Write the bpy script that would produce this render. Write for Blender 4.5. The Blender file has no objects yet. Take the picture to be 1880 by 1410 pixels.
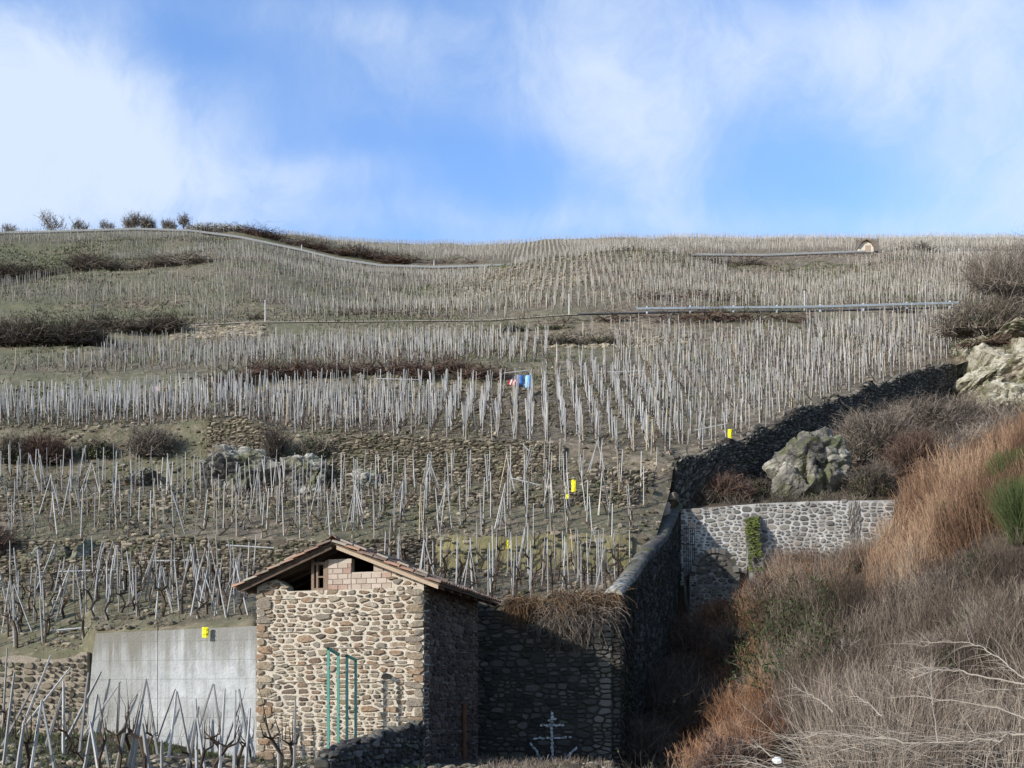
import bpy, math, numpy as np
from mathutils import Vector
R = math.radians
rng = np.random.default_rng(11)
SC = bpy.context.scene
COL = SC.collection

# ------------------------------------------------------------------ camera, sky, sun, exposure
F, U0, H0 = 1830.0, 940.0, 1280.0          # focal length in px of the 1880 px wide photo, centre column, horizon row
cam = bpy.data.cameras.new('camera'); camo = bpy.data.objects.new('camera', cam); COL.objects.link(camo)
cam.sensor_width = 36.0; cam.lens = 36.0*F/1880.0
cam.shift_y = (H0-705.0)/1880.0
cam.clip_start = .1; cam.clip_end = 5000
camo.location = (0, 0, 0); camo.rotation_euler = (R(90), 0, 0)
SC.camera = camo
SC.view_settings.view_transform = 'Standard'
try: SC.view_settings.look = 'None'
except Exception: pass
SC.view_settings.exposure = 0.0; SC.view_settings.gamma = 1.0
SUN = Vector((-.77, -.52, .385)).normalized()   # towards the sun: low, behind the camera on the left
SUN_EL = math.asin(SUN.z); SUN_AZ = math.atan2(SUN.x, SUN.y)
sl = bpy.data.lights.new('sun', 'SUN'); sl.energy = 5.0; sl.angle = R(.5); sl.color = (1, .955, .88)
so = bpy.data.objects.new('sun', sl); COL.objects.link(so)
so.rotation_euler = SUN.to_track_quat('Z', 'Y').to_euler(); so.location = (-60, -50, 60)

W = bpy.data.worlds.new("World"); SC.world = W; W.use_nodes = True
nt = W.node_tree; nt.nodes.clear()
def N(t, **k):
    n = nt.nodes.new(t)
    for a, b in k.items(): setattr(n, a, b)
    return n
def L(a, b): nt.links.new(a, b)
def mth(op, a, b=None, c=None, clamp=False):
    n = N('ShaderNodeMath', operation=op); n.use_clamp = clamp
    for i, x in enumerate((a, b, c)):
        if x is None: continue
        if isinstance(x, (int, float)): n.inputs[i].default_value = x
        else: L(x, n.inputs[i])
    return n.outputs[0]
def vmt(op, a, b=None, out=0):
    n = N('ShaderNodeVectorMath', operation=op)
    for i, x in enumerate((a, b)):
        if x is None: continue
        if isinstance(x, tuple): n.inputs[i].default_value = x
        else: L(x, n.inputs[i])
    return n.outputs['Value'] if op == 'DOT_PRODUCT' else n.outputs[0]
sky = N('ShaderNodeTexSky', sky_type='NISHITA'); sky.sun_disc = False
sky.sun_elevation = SUN_EL; sky.sun_rotation = SUN_AZ
sky.air_density = 1.0; sky.dust_density = .6; sky.ozone_density = 2.2; sky.altitude = 200
tc = N('ShaderNodeTexCoord'); sp = N('ShaderNodeSeparateXYZ'); L(tc.outputs['Generated'], sp.inputs[0])
ay = mth('MAXIMUM', mth('ABSOLUTE', sp.outputs['Y']), .12)
cx = mth('DIVIDE', sp.outputs['X'], ay); cz = mth('DIVIDE', sp.outputs['Z'], ay)
cb = N('ShaderNodeCombineXYZ'); L(cx, cb.inputs[0]); L(cz, cb.inputs[1])
def noise(vec, scale, detail, rough=.6, dist=0.0):
    n = N('ShaderNodeTexNoise'); n.inputs['Scale'].default_value = scale; n.inputs['Detail'].default_value = detail
    n.inputs['Roughness'].default_value = rough; n.inputs['Distortion'].default_value = dist; L(vec, n.inputs['Vector']); return n
wn = noise(cb.outputs[0], 2.2, 5, .55)
wv = vmt('MULTIPLY', vmt('SUBTRACT', wn.outputs['Color'], (.5, .5, .5)), (.26, .20, 0))
P = vmt('ADD', cb.outputs[0], wv)
def gau(px, py, sx, sy, amp):
    d = vmt('SUBTRACT', P, ((px-U0)/F, (H0-py)/F, 0)); d = vmt('MULTIPLY', d, (F/sx, F/sy, 0))
    return mth('MULTIPLY', mth('EXPONENT', mth('MULTIPLY', vmt('DOT_PRODUCT', d, d), -1.0)), amp)
acc = None
for g in [(30, 200, 300, 150, .85), (230, 310, 240, 110, .75), (60, 400, 380, 70, .5), (520, 350, 210, 50, .55), (640, 40, 260, 60, .4),
          (1130, 130, 190, 230, .72), (1210, 330, 110, 130, .5), (1400, 60, 330, 120, .35), (1840, 280, 220, 220, .6), (1700, 60, 300, 110, .5),
          (900, 440, 1500, 40, .36), (1480, 160, 170, 120, .3), (820, 130, 160, 120, .3), (-400, 300, 500, 300, .9), (2300, 200, 400, 300, .8),
          (850, 320, 200, 90, -.35), (320, 90, 150, 60, -.45), (1520, 330, 140, 90, -.25)]:
    x = gau(*g); acc = x if acc is None else mth('ADD', acc, x)
st = N('ShaderNodeMapping'); st.inputs['Scale'].default_value = (1.6, 1.0, 1.0); st.inputs['Rotation'].default_value = (0, 0, R(-38)); L(P, st.inputs[0])
n1 = noise(st.outputs[0], 6.5, 12, .66, .35).outputs[0]
n2 = noise(cb.outputs[0], 1.6, 4, .5).outputs[0]
tex = mth('ADD', mth('MULTIPLY', n1, 1.7), mth('MULTIPLY', n2, .5))
den = mth('MULTIPLY', acc, tex)
den = mth('ADD', den, mth('MULTIPLY', mth('SUBTRACT', n1, .48), .8))
mr = N('ShaderNodeMapRange', interpolation_type='SMOOTHSTEP'); L(den, mr.inputs[0]); mr.inputs[1].default_value = -.28; mr.inputs[2].default_value = 1.55
front = N('ShaderNodeMapRange'); L(sp.outputs['Y'], front.inputs[0]); front.inputs[1].default_value = -.1; front.inputs[2].default_value = .35
cl = mth('MULTIPLY', mth('MULTIPLY', mr.outputs[0], front.outputs[0]), .95)
tint = N('ShaderNodeMix', data_type='RGBA', blend_type='MULTIPLY'); tint.inputs[0].default_value = 1
tm = N('ShaderNodeMix', data_type='RGBA'); L(front.outputs[0], tm.inputs[0]); tm.inputs[6].default_value = (1.7, 1.75, 1.85, 1); tm.inputs[7].default_value = (2.6, 2.95, 3.45, 1)
L(sky.outputs[0], tint.inputs[6]); L(tm.outputs[2], tint.inputs[7])
mx = N('ShaderNodeMix', data_type='RGBA'); L(cl, mx.inputs[0]); L(tint.outputs[2], mx.inputs[6]); mx.inputs[7].default_value = (7.3, 8.5, 10.4, 1)
bg = N('ShaderNodeBackground'); L(mx.outputs[2], bg.inputs[0]); bg.inputs[1].default_value = .1
wo = N('ShaderNodeOutputWorld'); L(bg.outputs[0], wo.inputs[0])

# ------------------------------------------------------------------ helpers
def px(u, v, D): return np.array([(u-U0)/F*D, D, (H0-v)/F*D])
_T = np.random.default_rng(5).random((256, 256))
def vn(x, y):
    x = np.asarray(x, float); y = np.asarray(y, float)
    xi = np.floor(x).astype(int); yi = np.floor(y).astype(int); fx = x-xi; fy = y-yi
    fx = fx*fx*(3-2*fx); fy = fy*fy*(3-2*fy)
    a = _T[xi & 255, yi & 255]; b = _T[(xi+1) & 255, yi & 255]; c = _T[xi & 255, (yi+1) & 255]; d = _T[(xi+1) & 255, (yi+1) & 255]
    return (a*(1-fx)+b*fx)*(1-fy)+(c*(1-fx)+d*fx)*fy-.5
def fbm(x, y, o=4):
    s = 0; a = 1.0
    for i in range(o): s = s+a*vn(x*2**i+17*i, y*2**i+31*i); a *= .5
    return s

class M:
    def __init__(s): s.V = []; s.F = []; s.C = []; s.n = 0
    def add(s, V, Fc, mi=0, tone=.5):
        V = np.asarray(V, float).reshape(-1, 3); Fc = np.asarray(Fc, int)
        s.V.append(V); s.F.append((Fc+s.n, mi)); s.n += len(V)
        s.C.append(np.broadcast_to(np.asarray(tone, float).reshape(-1), (len(V),)) if np.ndim(tone) <= 1 else np.asarray(tone).reshape(-1))
        return s
    def box(s, c, sz, rot=0, mi=0, tone=.5, tilt=None):
        c = np.asarray(c, float); h = np.asarray(sz, float)/2
        v = np.array([[x, y, z] for z in (-1, 1) for y in (-1, 1) for x in (-1, 1)])*h
        cs, sn = math.cos(rot), math.sin(rot)
        if tilt is not None:
            ct, st_ = math.cos(tilt), math.sin(tilt); v = np.stack([v[:, 0]*ct+v[:, 2]*st_, v[:, 1], -v[:, 0]*st_+v[:, 2]*ct], 1)
        v = np.stack([v[:, 0]*cs-v[:, 1]*sn, v[:, 0]*sn+v[:, 1]*cs, v[:, 2]], 1)+c
        s.add(v, [[0, 2, 3, 1], [4, 5, 7, 6], [0, 1, 5, 4], [2, 6, 7, 3], [0, 4, 6, 2], [1, 3, 7, 5]], mi, tone); return s
    def tubes(s, P0, P1, r0, r1, n=4, mi=0, tone=None, cap=True, ph=None):
        P0 = np.atleast_2d(P0).astype(float); P1 = np.atleast_2d(P1).astype(float); K = len(P0)
        r0 = np.broadcast_to(r0, (K,)); r1 = np.broadcast_to(r1, (K,))
        d = P1-P0; d = d/np.maximum(np.linalg.norm(d, axis=1, keepdims=True), 1e-9)
        ref = np.where(np.abs(d[:, 2:3]) > .9, np.array([[1., 0, 0]]), np.array([[0, 0, 1.]]))
        a = np.cross(d, ref); a /= np.linalg.norm(a, axis=1, keepdims=True); b = np.cross(d, a)
        an = np.arange(n)*2*math.pi/n; an = an[None, :]+(np.zeros((K, 1)) if ph is None else np.asarray(ph).reshape(K, 1))
        o = a[:, None]*np.cos(an)[..., None]+b[:, None]*np.sin(an)[..., None]
        V = np.concatenate([P0[:, None]+o*r0[:, None, None], P1[:, None]+o*r1[:, None, None]], 1)
        i = np.arange(n); j = (i+1) % n
        q = np.stack([i, j, j+n, i+n], 1); Fq = (np.arange(K)[:, None, None]*2*n+q[None]).reshape(-1, 4)
        t = np.full(K, .5) if tone is None else np.broadcast_to(tone, (K,))
        tt = np.repeat(t, 2*n); base = s.n
        s.add(V.reshape(-1, 3), Fq, mi, tt)
        if cap and n in (3, 4):
            s.F.append(((np.arange(K)[:, None]*2*n+np.arange(n)[None]+n)+base, mi))
        elif cap:
            s.F.append(((np.arange(K)[:, None]*2*n+np.arange(n)[None]+n)+base, mi))
            s.F.append(((np.arange(K)[:, None]*2*n+np.arange(n)[None, ::-1])+base, mi))
        return s
    def chain(s, pts, rad, n=5, mi=0, tone=.5):
        pts = np.asarray(pts, float)
        for k in range(len(pts)-1): s.tubes(pts[k], pts[k+1], rad[k], rad[k+1], n, mi, tone)
        return s
    def ribbons(s, Pts, w0, w1, mi=0, tone=None, r=None):
        # Pts (K, S, 3)
        K, S = Pts.shape[:2]; r = r or rng
        d = Pts[:, -1]-Pts[:, 0]; d /= np.maximum(np.linalg.norm(d, axis=1, keepdims=True), 1e-9)
        q = r.normal(size=(K, 3)); q = np.cross(d, q); q /= np.maximum(np.linalg.norm(q, axis=1, keepdims=True), 1e-9)
        w = (np.linspace(0, 1, S)[None]*(np.broadcast_to(w1, (K,))-np.broadcast_to(w0, (K,)))[:, None]+np.broadcast_to(w0, (K,))[:, None])/2
        A = Pts-q[:, None]*w[..., None]; B = Pts+q[:, None]*w[..., None]
        V = np.stack([A, B], 2).reshape(-1, 3)
        k = np.arange(S-1)*2; f = np.stack([k, k+1, k+3, k+2], 1)
        Fq = (np.arange(K)[:, None, None]*2*S+f[None]).reshape(-1, 4)
        t = r.random(K) if tone is None else np.broadcast_to(tone, (K,))
        s.add(V, Fq, mi, np.repeat(t, 2*S)); return s
    def build(s, name, mats, parent=None, smooth=False):
        me = bpy.data.meshes.new(name); V = np.concatenate(s.V)
        if parent is not None: V = V-np.array(parent.location)
        lens = []; idx = []; mi = []
        for f, m in s.F:
            if f.size == 0: continue
            f = f.reshape(-1, f.shape[-1]); lens.append(np.full(len(f), f.shape[1])); idx.append(f.reshape(-1)); mi.append(np.full(len(f), m))
        lens = np.concatenate(lens); idx = np.concatenate(idx); mi = np.concatenate(mi)
        me.vertices.add(len(V)); me.vertices.foreach_set('co', V.astype(np.float32).reshape(-1))
        me.loops.add(len(idx)); me.loops.foreach_set('vertex_index', idx.astype(np.int32))
        me.polygons.add(len(lens)); st_ = np.concatenate([[0], np.cumsum(lens)[:-1]])
        me.polygons.foreach_set('loop_start', st_.astype(np.int32)); me.polygons.foreach_set('material_index', mi.astype(np.int32))
        me.update(calc_edges=True)
        me.polygons.foreach_set('use_smooth', np.full(len(lens), smooth))
        at = me.attributes.new('tone', 'FLOAT', 'POINT'); at.data.foreach_set('value', np.concatenate(s.C).astype(np.float32))
        for m in (mats if isinstance(mats, (list, tuple)) else [mats]): me.materials.append(m)
        o = bpy.data.objects.new(name, me); COL.objects.link(o)
        if parent is not None: o.parent = parent
        return o
def tag(o, label=None, cat=None, group=None, kind=None):
    if label: o['label'] = label
    if cat: o['category'] = cat
    if group: o['group'] = group
    if kind: o['kind'] = kind
    elif cat: o['kind'] = 'thing'
    return o
def empty(name, loc, label, cat, group=None):
    o = bpy.data.objects.new(name, None); COL.objects.link(o); o.location = tuple(float(a) for a in loc); o.empty_display_size = .2
    return tag(o, label, cat, group)

# ------------------------------------------------------------------ materials
def mat(name, ramp, nscale=3.0, namt=.35, bump=.0, bscale=20.0, rough=.92, extra=None, noise2=None):
    """colour = ramp(tone attribute + noise), all procedural"""
    global nt
    m = bpy.data.materials.new(name); m.use_nodes = True; nt = m.node_tree; nt.nodes.clear()
    out = N('ShaderNodeOutputMaterial'); b = N('ShaderNodeBsdfPrincipled'); L(b.outputs[0], out.inputs[0])
    b.inputs['Roughness'].default_value = rough
    try: b.inputs['Specular IOR Level'].default_value = .25
    except Exception: pass
    a = N('ShaderNodeAttribute'); a.attribute_name = 'tone'
    t = N('ShaderNodeTexCoord'); nz = noise(t.outputs['Object'], nscale, 6, .62)
    f = mth('ADD', a.outputs['Fac'], mth('MULTIPLY', mth('SUBTRACT', nz.outputs[0], .5), namt*2))
    cr = N('ShaderNodeValToRGB'); L(f, cr.inputs[0]); e = cr.color_ramp.elements
    while len(e) < len(ramp): e.new(.5)
    for i, (p, c) in enumerate(ramp): e[i].position = p; e[i].color = (*c, 1)
    col = cr.outputs[0]
    if noise2:
        sc, lo, hi, c2, amt = noise2
        n3 = noise(t.outputs['Object'], sc, 5, .6)
        r_ = N('ShaderNodeMapRange'); L(n3.outputs[0], r_.inputs[0]); r_.inputs[1].default_value = lo; r_.inputs[2].default_value = hi
        mm = N('ShaderNodeMix', data_type='RGBA'); L(mth('MULTIPLY', r_.outputs[0], amt), mm.inputs[0]); L(col, mm.inputs[6]); mm.inputs[7].default_value = (*c2, 1); col = mm.outputs[2]
    if extra: col = extra(col, t)
    L(col, b.inputs['Base Color'])
    if bump:
        bn = noise(t.outputs['Object'], bscale, 8, .65); bp = N('ShaderNodeBump'); bp.inputs['Strength'].default_value = bump; bp.inputs['Distance'].default_value = .05
        L(bn.outputs[0], bp.inputs['Height']); L(bp.outputs[0], b.inputs['Normal'])
    return m
MAT = {}
MAT['stake'] = mat('weathered_wood', [(0, (.18, .165, .15)), (.35, (.32, .31, .295)), (.75, (.48, .475, .465)), (.93, (.57, .56, .54)), (1, (.52, .42, .28))], 6, .12, .3, 30)
MAT['vine'] = mat('vine_bark', [(0, (.035, .024, .018)), (1, (.11, .078, .055))], 8, .3)
MAT['stone_hut'] = mat('hut_stone', [(0, (.12, .095, .078)), (.2, (.25, .175, .12)), (.4, (.33, .265, .185)), (.6, (.25, .22, .18)), (.8, (.41, .345, .26)), (.93, (.31, .19, .11)), (1, (.43, .39, .32))], 7, .2, 1.0, 18, noise2=(14, .48, .68, (.12, .09, .07), .65))
MAT['mortar_hut'] = mat('lime_mortar', [(0, (.38, .32, .25)), (.45, (.62, .55, .45)), (1, (.76, .69, .58))], 4, .6, 1.0, 30)
MAT['mortar_shaded'] = mat('shaded_mortar', [(0, (.11, .095, .085)), (.6, (.20, .18, .165)), (1, (.36, .34, .31))], 4, .6, 1.0, 30)  # darker hut mortar: the side wall's shade is put into the colour
MAT['stone_shaded'] = mat('shaded_stone', [(0, (.06, .045, .04)), (.5, (.12, .085, .065)), (1, (.19, .15, .12))], 6, .25, 1.0, 20)  # hut stone darkened to carry the shade of the side wall
MAT['stone_dark'] = mat('dark_schist', [(0, (.04, .037, .035)), (.5, (.10, .09, .08)), (1, (.22, .20, .17))], 6, .2, .5, 20, noise2=(1.6, .52, .7, (.09, .10, .04), .5))
MAT['stone_shade_black'] = mat('shade_black_mossy_stone', [(0, (.022, .021, .02)), (.6, (.055, .05, .045)), (1, (.13, .115, .10))], 5, .2, .6, 20, noise2=(1.2, .48, .62, (.03, .035, .015), .7))  # boundary wall's shaded face painted near black, with mossy patches
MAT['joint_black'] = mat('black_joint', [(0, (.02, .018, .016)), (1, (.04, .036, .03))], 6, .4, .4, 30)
MAT['joint_dark'] = mat('dark_joint', [(0, (.04, .036, .03)), (1, (.09, .08, .065))], 6, .4, .4, 30)
MAT['stone_warm'] = mat('terrace_stone', [(0, (.08, .065, .048)), (.4, (.17, .145, .105)), (.75, (.29, .24, .175)), (1, (.44, .37, .275))], 5, .25, .5, 20, noise2=(1.3, .5, .68, (.10, .12, .045), .65))
MAT['joint_warm'] = mat('earth_joint', [(0, (.06, .05, .037)), (1, (.14, .115, .08))], 6, .4, .4, 30)
MAT['stone_grey'] = mat('grey_stone', [(0, (.12, .105, .095)), (.5, (.23, .21, .185)), (1, (.33, .29, .24))], 6, .2, .5, 20)
MAT['mortar_white'] = mat('white_mortar', [(0, (.14, .135, .125)), (.45, (.36, .35, .33)), (1, (.70, .69, .67))], 1.7, 1.0, .5, 40)
MAT['yellow_plaster'] = mat('lichen_plaster', [(0, (.16, .14, .08)), (.5, (.29, .25, .115)), (1, (.38, .345, .22))], 1.3, .8, .8, 10, noise2=(3, .5, .7, (.2, .19, .14), .7))
MAT['brick'] = mat('brick_infill', [(0, (.40, .32, .26)), (.7, (.52, .44, .37)), (1, (.38, .25, .20))], 8, .25, .3, 40)
MAT['brick_joint'] = mat('brick_joint', [(0, (.40, .34, .29)), (1, (.55, .48, .42))], 8, .4)
MAT['tile'] = mat('roof_tile', [(0, (.17, .12, .10)), (.4, (.33, .19, .13)), (.7, (.42, .25, .17)), (1, (.36, .32, .26))], 7, .25, .4, 25, noise2=(3.5, .5, .66, (.24, .23, .18), .75))
MAT['wood'] = mat('old_timber', [(0, (.07, .05, .04)), (1, (.26, .19, .14))], 6, .4, .4, 30)
MAT['wood_pale'] = mat('pale_timber', [(0, (.30, .22, .16)), (1, (.46, .36, .27))], 6, .4, .4, 30)
MAT['green_metal'] = mat('green_paint', [(0, (.09, .27, .21)), (1, (.14, .40, .32))], 9, .5, rough=.6)
MAT['rock'] = mat('lichen_rock', [(0, (.10, .09, .08)), (.35, (.22, .20, .165)), (.65, (.34, .31, .25)), (1, (.46, .44, .37))], 1.6, .75, .9, 5, noise2=(1.1, .52, .66, (.13, .13, .06), .75))
MAT['rock_pale'] = mat('pale_rock', [(0, (.09, .07, .05)), (.3, (.24, .20, .145)), (.6, (.33, .30, .23)), (1, (.45, .43, .35))], .9, .9, 1.0, 3, noise2=(1.0, .50, .62, (.12, .13, .05), .85))
def rock_extra(col, t):
    mp = N('ShaderNodeMapping'); mp.inputs['Scale'].default_value = (.55, .55, 1.5); mp.inputs['Rotation'].default_value = (R(12), R(-24), 0); L(t.outputs['Object'], mp.inputs[0])
    w_ = noise(mp.outputs[0], 1.4, 4, .6); vv = vmt('ADD', mp.outputs[0], vmt('MULTIPLY', w_.outputs['Color'], (.7, .7, .7)))
    v = N('ShaderNodeTexVoronoi', feature='DISTANCE_TO_EDGE'); v.inputs['Scale'].default_value = 1.5; L(vv, v.inputs['Vector'])
    m = N('ShaderNodeMapRange'); L(v.outputs['Distance'], m.inputs[0]); m.inputs[1].default_value = .045; m.inputs[2].default_value = .0
    mm = N('ShaderNodeMix', data_type='RGBA'); L(mth('MULTIPLY', m.outputs[0], .8), mm.inputs[0]); L(col, mm.inputs[6]); mm.inputs[7].default_value = (.05, .045, .035, 1); return mm.outputs[2]
for k_, a_ in (('rock', [(0, (.08, .075, .07)), (.35, (.19, .175, .15)), (.65, (.29, .27, .23)), (1, (.42, .41, .36))]), ('rock_pale', [(0, (.09, .075, .055)), (.3, (.25, .21, .155)), (.6, (.36, .325, .25)), (1, (.47, .45, .37))])):
    MAT[k_] = mat(k_+'_face', a_, 2.2, .9, 1.0, 6, noise2=(1.0, .50, .62, (.12, .13, .055), .8), extra=rock_extra)
MAT['yellow'] = mat('yellow_plastic', [(0, (.85, .75, .02)), (1, (.95, .85, .03))], 3, .3, rough=.5)
MAT['blue'] = mat('blue_plastic', [(0, (.06, .17, .5)), (1, (.25, .52, .85))], 1, .05, rough=.4)
MAT['red'] = mat('red_paint', [(0, (.55, .04, .04)), (1, (.8, .8, .78))], .1, .0, rough=.5)
MAT['white'] = mat('white_paint', [(0, (.45, .45, .45)), (1, (.75, .75, .73))], 2, .4)
MAT['metal'] = mat('galvanised_rail', [(0, (.30, .34, .38)), (1, (.5, .55, .6))], 2, .3, rough=.55)
MAT['pale_rail'] = mat('pale_rail', [(0, (.22, .23, .24)), (1, (.42, .43, .43))], 1, .4)
MAT['asphalt'] = mat('asphalt', [(0, (.05, .05, .05)), (1, (.10, .095, .09))], 2, .4)
MAT['rust'] = mat('rust', [(0, (.10, .04, .02)), (1, (.24, .11, .06))], 5, .5)
MAT['old_iron'] = mat('old_iron', [(0, (.05, .04, .035)), (1, (.14, .10, .08))], 5, .5)
MAT['moss'] = mat('moss', [(0, (.04, .05, .015)), (.6, (.10, .13, .028)), (1, (.19, .20, .06))], 4, .6, 1, 30)
MAT['tw_grey'] = mat('grey_twigs', [(0, (.07, .055, .045)), (.6, (.20, .165, .135)), (1, (.34, .29, .24))], 1, .15)
MAT['tw_dark'] = mat('dark_twigs', [(0, (.045, .036, .03)), (.6, (.115, .092, .075)), (1, (.20, .165, .135))], 1, .15)
MAT['tw_red'] = mat('red_brown_twigs', [(0, (.05, .033, .027)), (.6, (.135, .086, .068)), (1, (.24, .16, .12))], 1, .2)
MAT['gr_orange'] = mat('orange_grass', [(0, (.10, .056, .034)), (.5, (.235, .14, .087)), (1, (.38, .255, .165))], .5, .2)
MAT['gr_dry'] = mat('dry_grass', [(0, (.048, .035, .027)), (.35, (.118, .088, .067)), (.65, (.195, .15, .118)), (1, (.34, .285, .225))], .5, .3)
MAT['gr_rust'] = mat('rusty_grass', [(0, (.07, .036, .022)), (.5, (.22, .115, .065)), (1, (.36, .21, .125))], .5, .2)
MAT['gr_green'] = mat('green_grass', [(0, (.035, .05, .018)), (.6, (.085, .11, .04)), (1, (.16, .17, .075))], .8, .25)
MAT['leaf_ivy'] = mat('ivy_leaf', [(0, (.014, .026, .009)), (.6, (.045, .07, .022)), (1, (.11, .13, .05))], .8, .25, rough=.6)
MAT['pale_branch'] = mat('bleached_branch', [(0, (.14, .12, .10)), (1, (.42, .37, .31))], 5, .5)
MAT['fern'] = mat('dead_fern', [(0, (.06, .035, .02)), (.5, (.18, .105, .055)), (1, (.36, .25, .14))], 2, .2)

def concrete_extra(col, t):
    # form-board joints, drips of dirt down from the top, lighter body
    mp = N('ShaderNodeMapping'); mp.inputs['Scale'].default_value = (3.2, 3.2, .12); L(t.outputs['Object'], mp.inputs[0])
    dr = noise(mp.outputs[0], 1.6, 6, .6).outputs[0]
    s = N('ShaderNodeSeparateXYZ'); L(t.outputs['Object'], s.inputs[0])
    topm = N('ShaderNodeMapRange'); L(s.outputs['Z'], topm.inputs[0]); topm.inputs[1].default_value = .7; topm.inputs[2].default_value = 2.2
    st2 = N('ShaderNodeMapRange'); L(mth('ADD', dr, mth('MULTIPLY', topm.outputs[0], .36)), st2.inputs[0]); st2.inputs[1].default_value = .52; st2.inputs[2].default_value = .80
    left = N('ShaderNodeMapRange'); L(s.outputs['X'], left.inputs[0]); left.inputs[1].default_value = -10.4; left.inputs[2].default_value = -11.2
    f = mth('ADD', mth('MULTIPLY', st2.outputs[0], .8), mth('MULTIPLY', left.outputs[0], .45), clamp=True)
    mm = N('ShaderNodeMix', data_type='RGBA'); L(f, mm.inputs[0]); L(col, mm.inputs[6]); mm.inputs[7].default_value = (.22, .21, .18, 1)
    j = mth('LESS_THAN', mth('ABSOLUTE', mth('SUBTRACT', mth('FRACT', mth('DIVIDE', mth('ADD', s.outputs['Z'], 9.83), .56)), .5)), .016)
    m2 = N('ShaderNodeMix', data_type='RGBA'); L(mth('MULTIPLY', j, .45), m2.inputs[0]); L(mm.outputs[2], m2.inputs[6]); m2.inputs[7].default_value = (.16, .155, .14, 1)
    return m2.outputs[2]
MAT['concrete'] = mat('concrete', [(0, (.22, .222, .215)), (.5, (.44, .45, .45)), (1, (.62, .63, .635))], 1.6, .8, .7, 14, extra=concrete_extra)

def ground_extra(col, t):
    v = N('ShaderNodeTexVoronoi'); v.inputs['Scale'].default_value = 3.4; L(t.outputs['Object'], v.inputs['Vector'])
    k = N('ShaderNodeMapRange'); L(v.outputs['Distance'], k.inputs[0]); k.inputs[1].default_value = .33; k.inputs[2].default_value = .16
    sel = N('ShaderNodeSeparateColor'); L(v.outputs['Color'], sel.inputs[0])
    k2 = mth('MULTIPLY', k.outputs[0], mth('GREATER_THAN', sel.outputs[0], .55))
    sc = N('ShaderNodeMix', data_type='RGBA'); L(sel.outputs[1], sc.inputs[0]); sc.inputs[6].default_value = (.20, .17, .125, 1); sc.inputs[7].default_value = (.44, .38, .29, 1)
    m = N('ShaderNodeMix', data_type='RGBA'); L(mth('MULTIPLY', k2, .85), m.inputs[0]); L(col, m.inputs[6]); L(sc.outputs[2], m.inputs[7])
    g = noise(t.outputs['Object'], .11, 5, .62).outputs[0]; g2 = noise(t.outputs['Object'], 1.7, 6, .7).outputs[0]
    s = N('ShaderNodeSeparateXYZ'); L(t.outputs['Object'], s.inputs[0])
    ww = mth('MULTIPLY', s.outputs['X'], -.0016)
    gm = N('ShaderNodeMapRange'); L(mth('ADD', mth('ADD', mth('MULTIPLY', g, .55), mth('MULTIPLY', g2, .45)), ww), gm.inputs[0]); gm.inputs[1].default_value = .46; gm.inputs[2].default_value = .62
    m2 = N('ShaderNodeMix', data_type='RGBA'); L(mth('MULTIPLY', gm.outputs[0], .72), m2.inputs[0]); L(m.outputs[2], m2.inputs[6]); m2.inputs[7].default_value = (.125, .135, .07, 1)
    return m2.outputs[2]
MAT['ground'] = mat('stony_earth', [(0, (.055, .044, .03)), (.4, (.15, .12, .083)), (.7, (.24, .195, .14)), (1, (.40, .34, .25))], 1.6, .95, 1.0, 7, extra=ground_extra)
MAT['ground_scrub'] = mat('scrub_earth', [(0, (.03, .024, .016)), (.5, (.085, .065, .045)), (1, (.15, .115, .08))], 1.2, .5, 1.0, 6)

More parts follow.
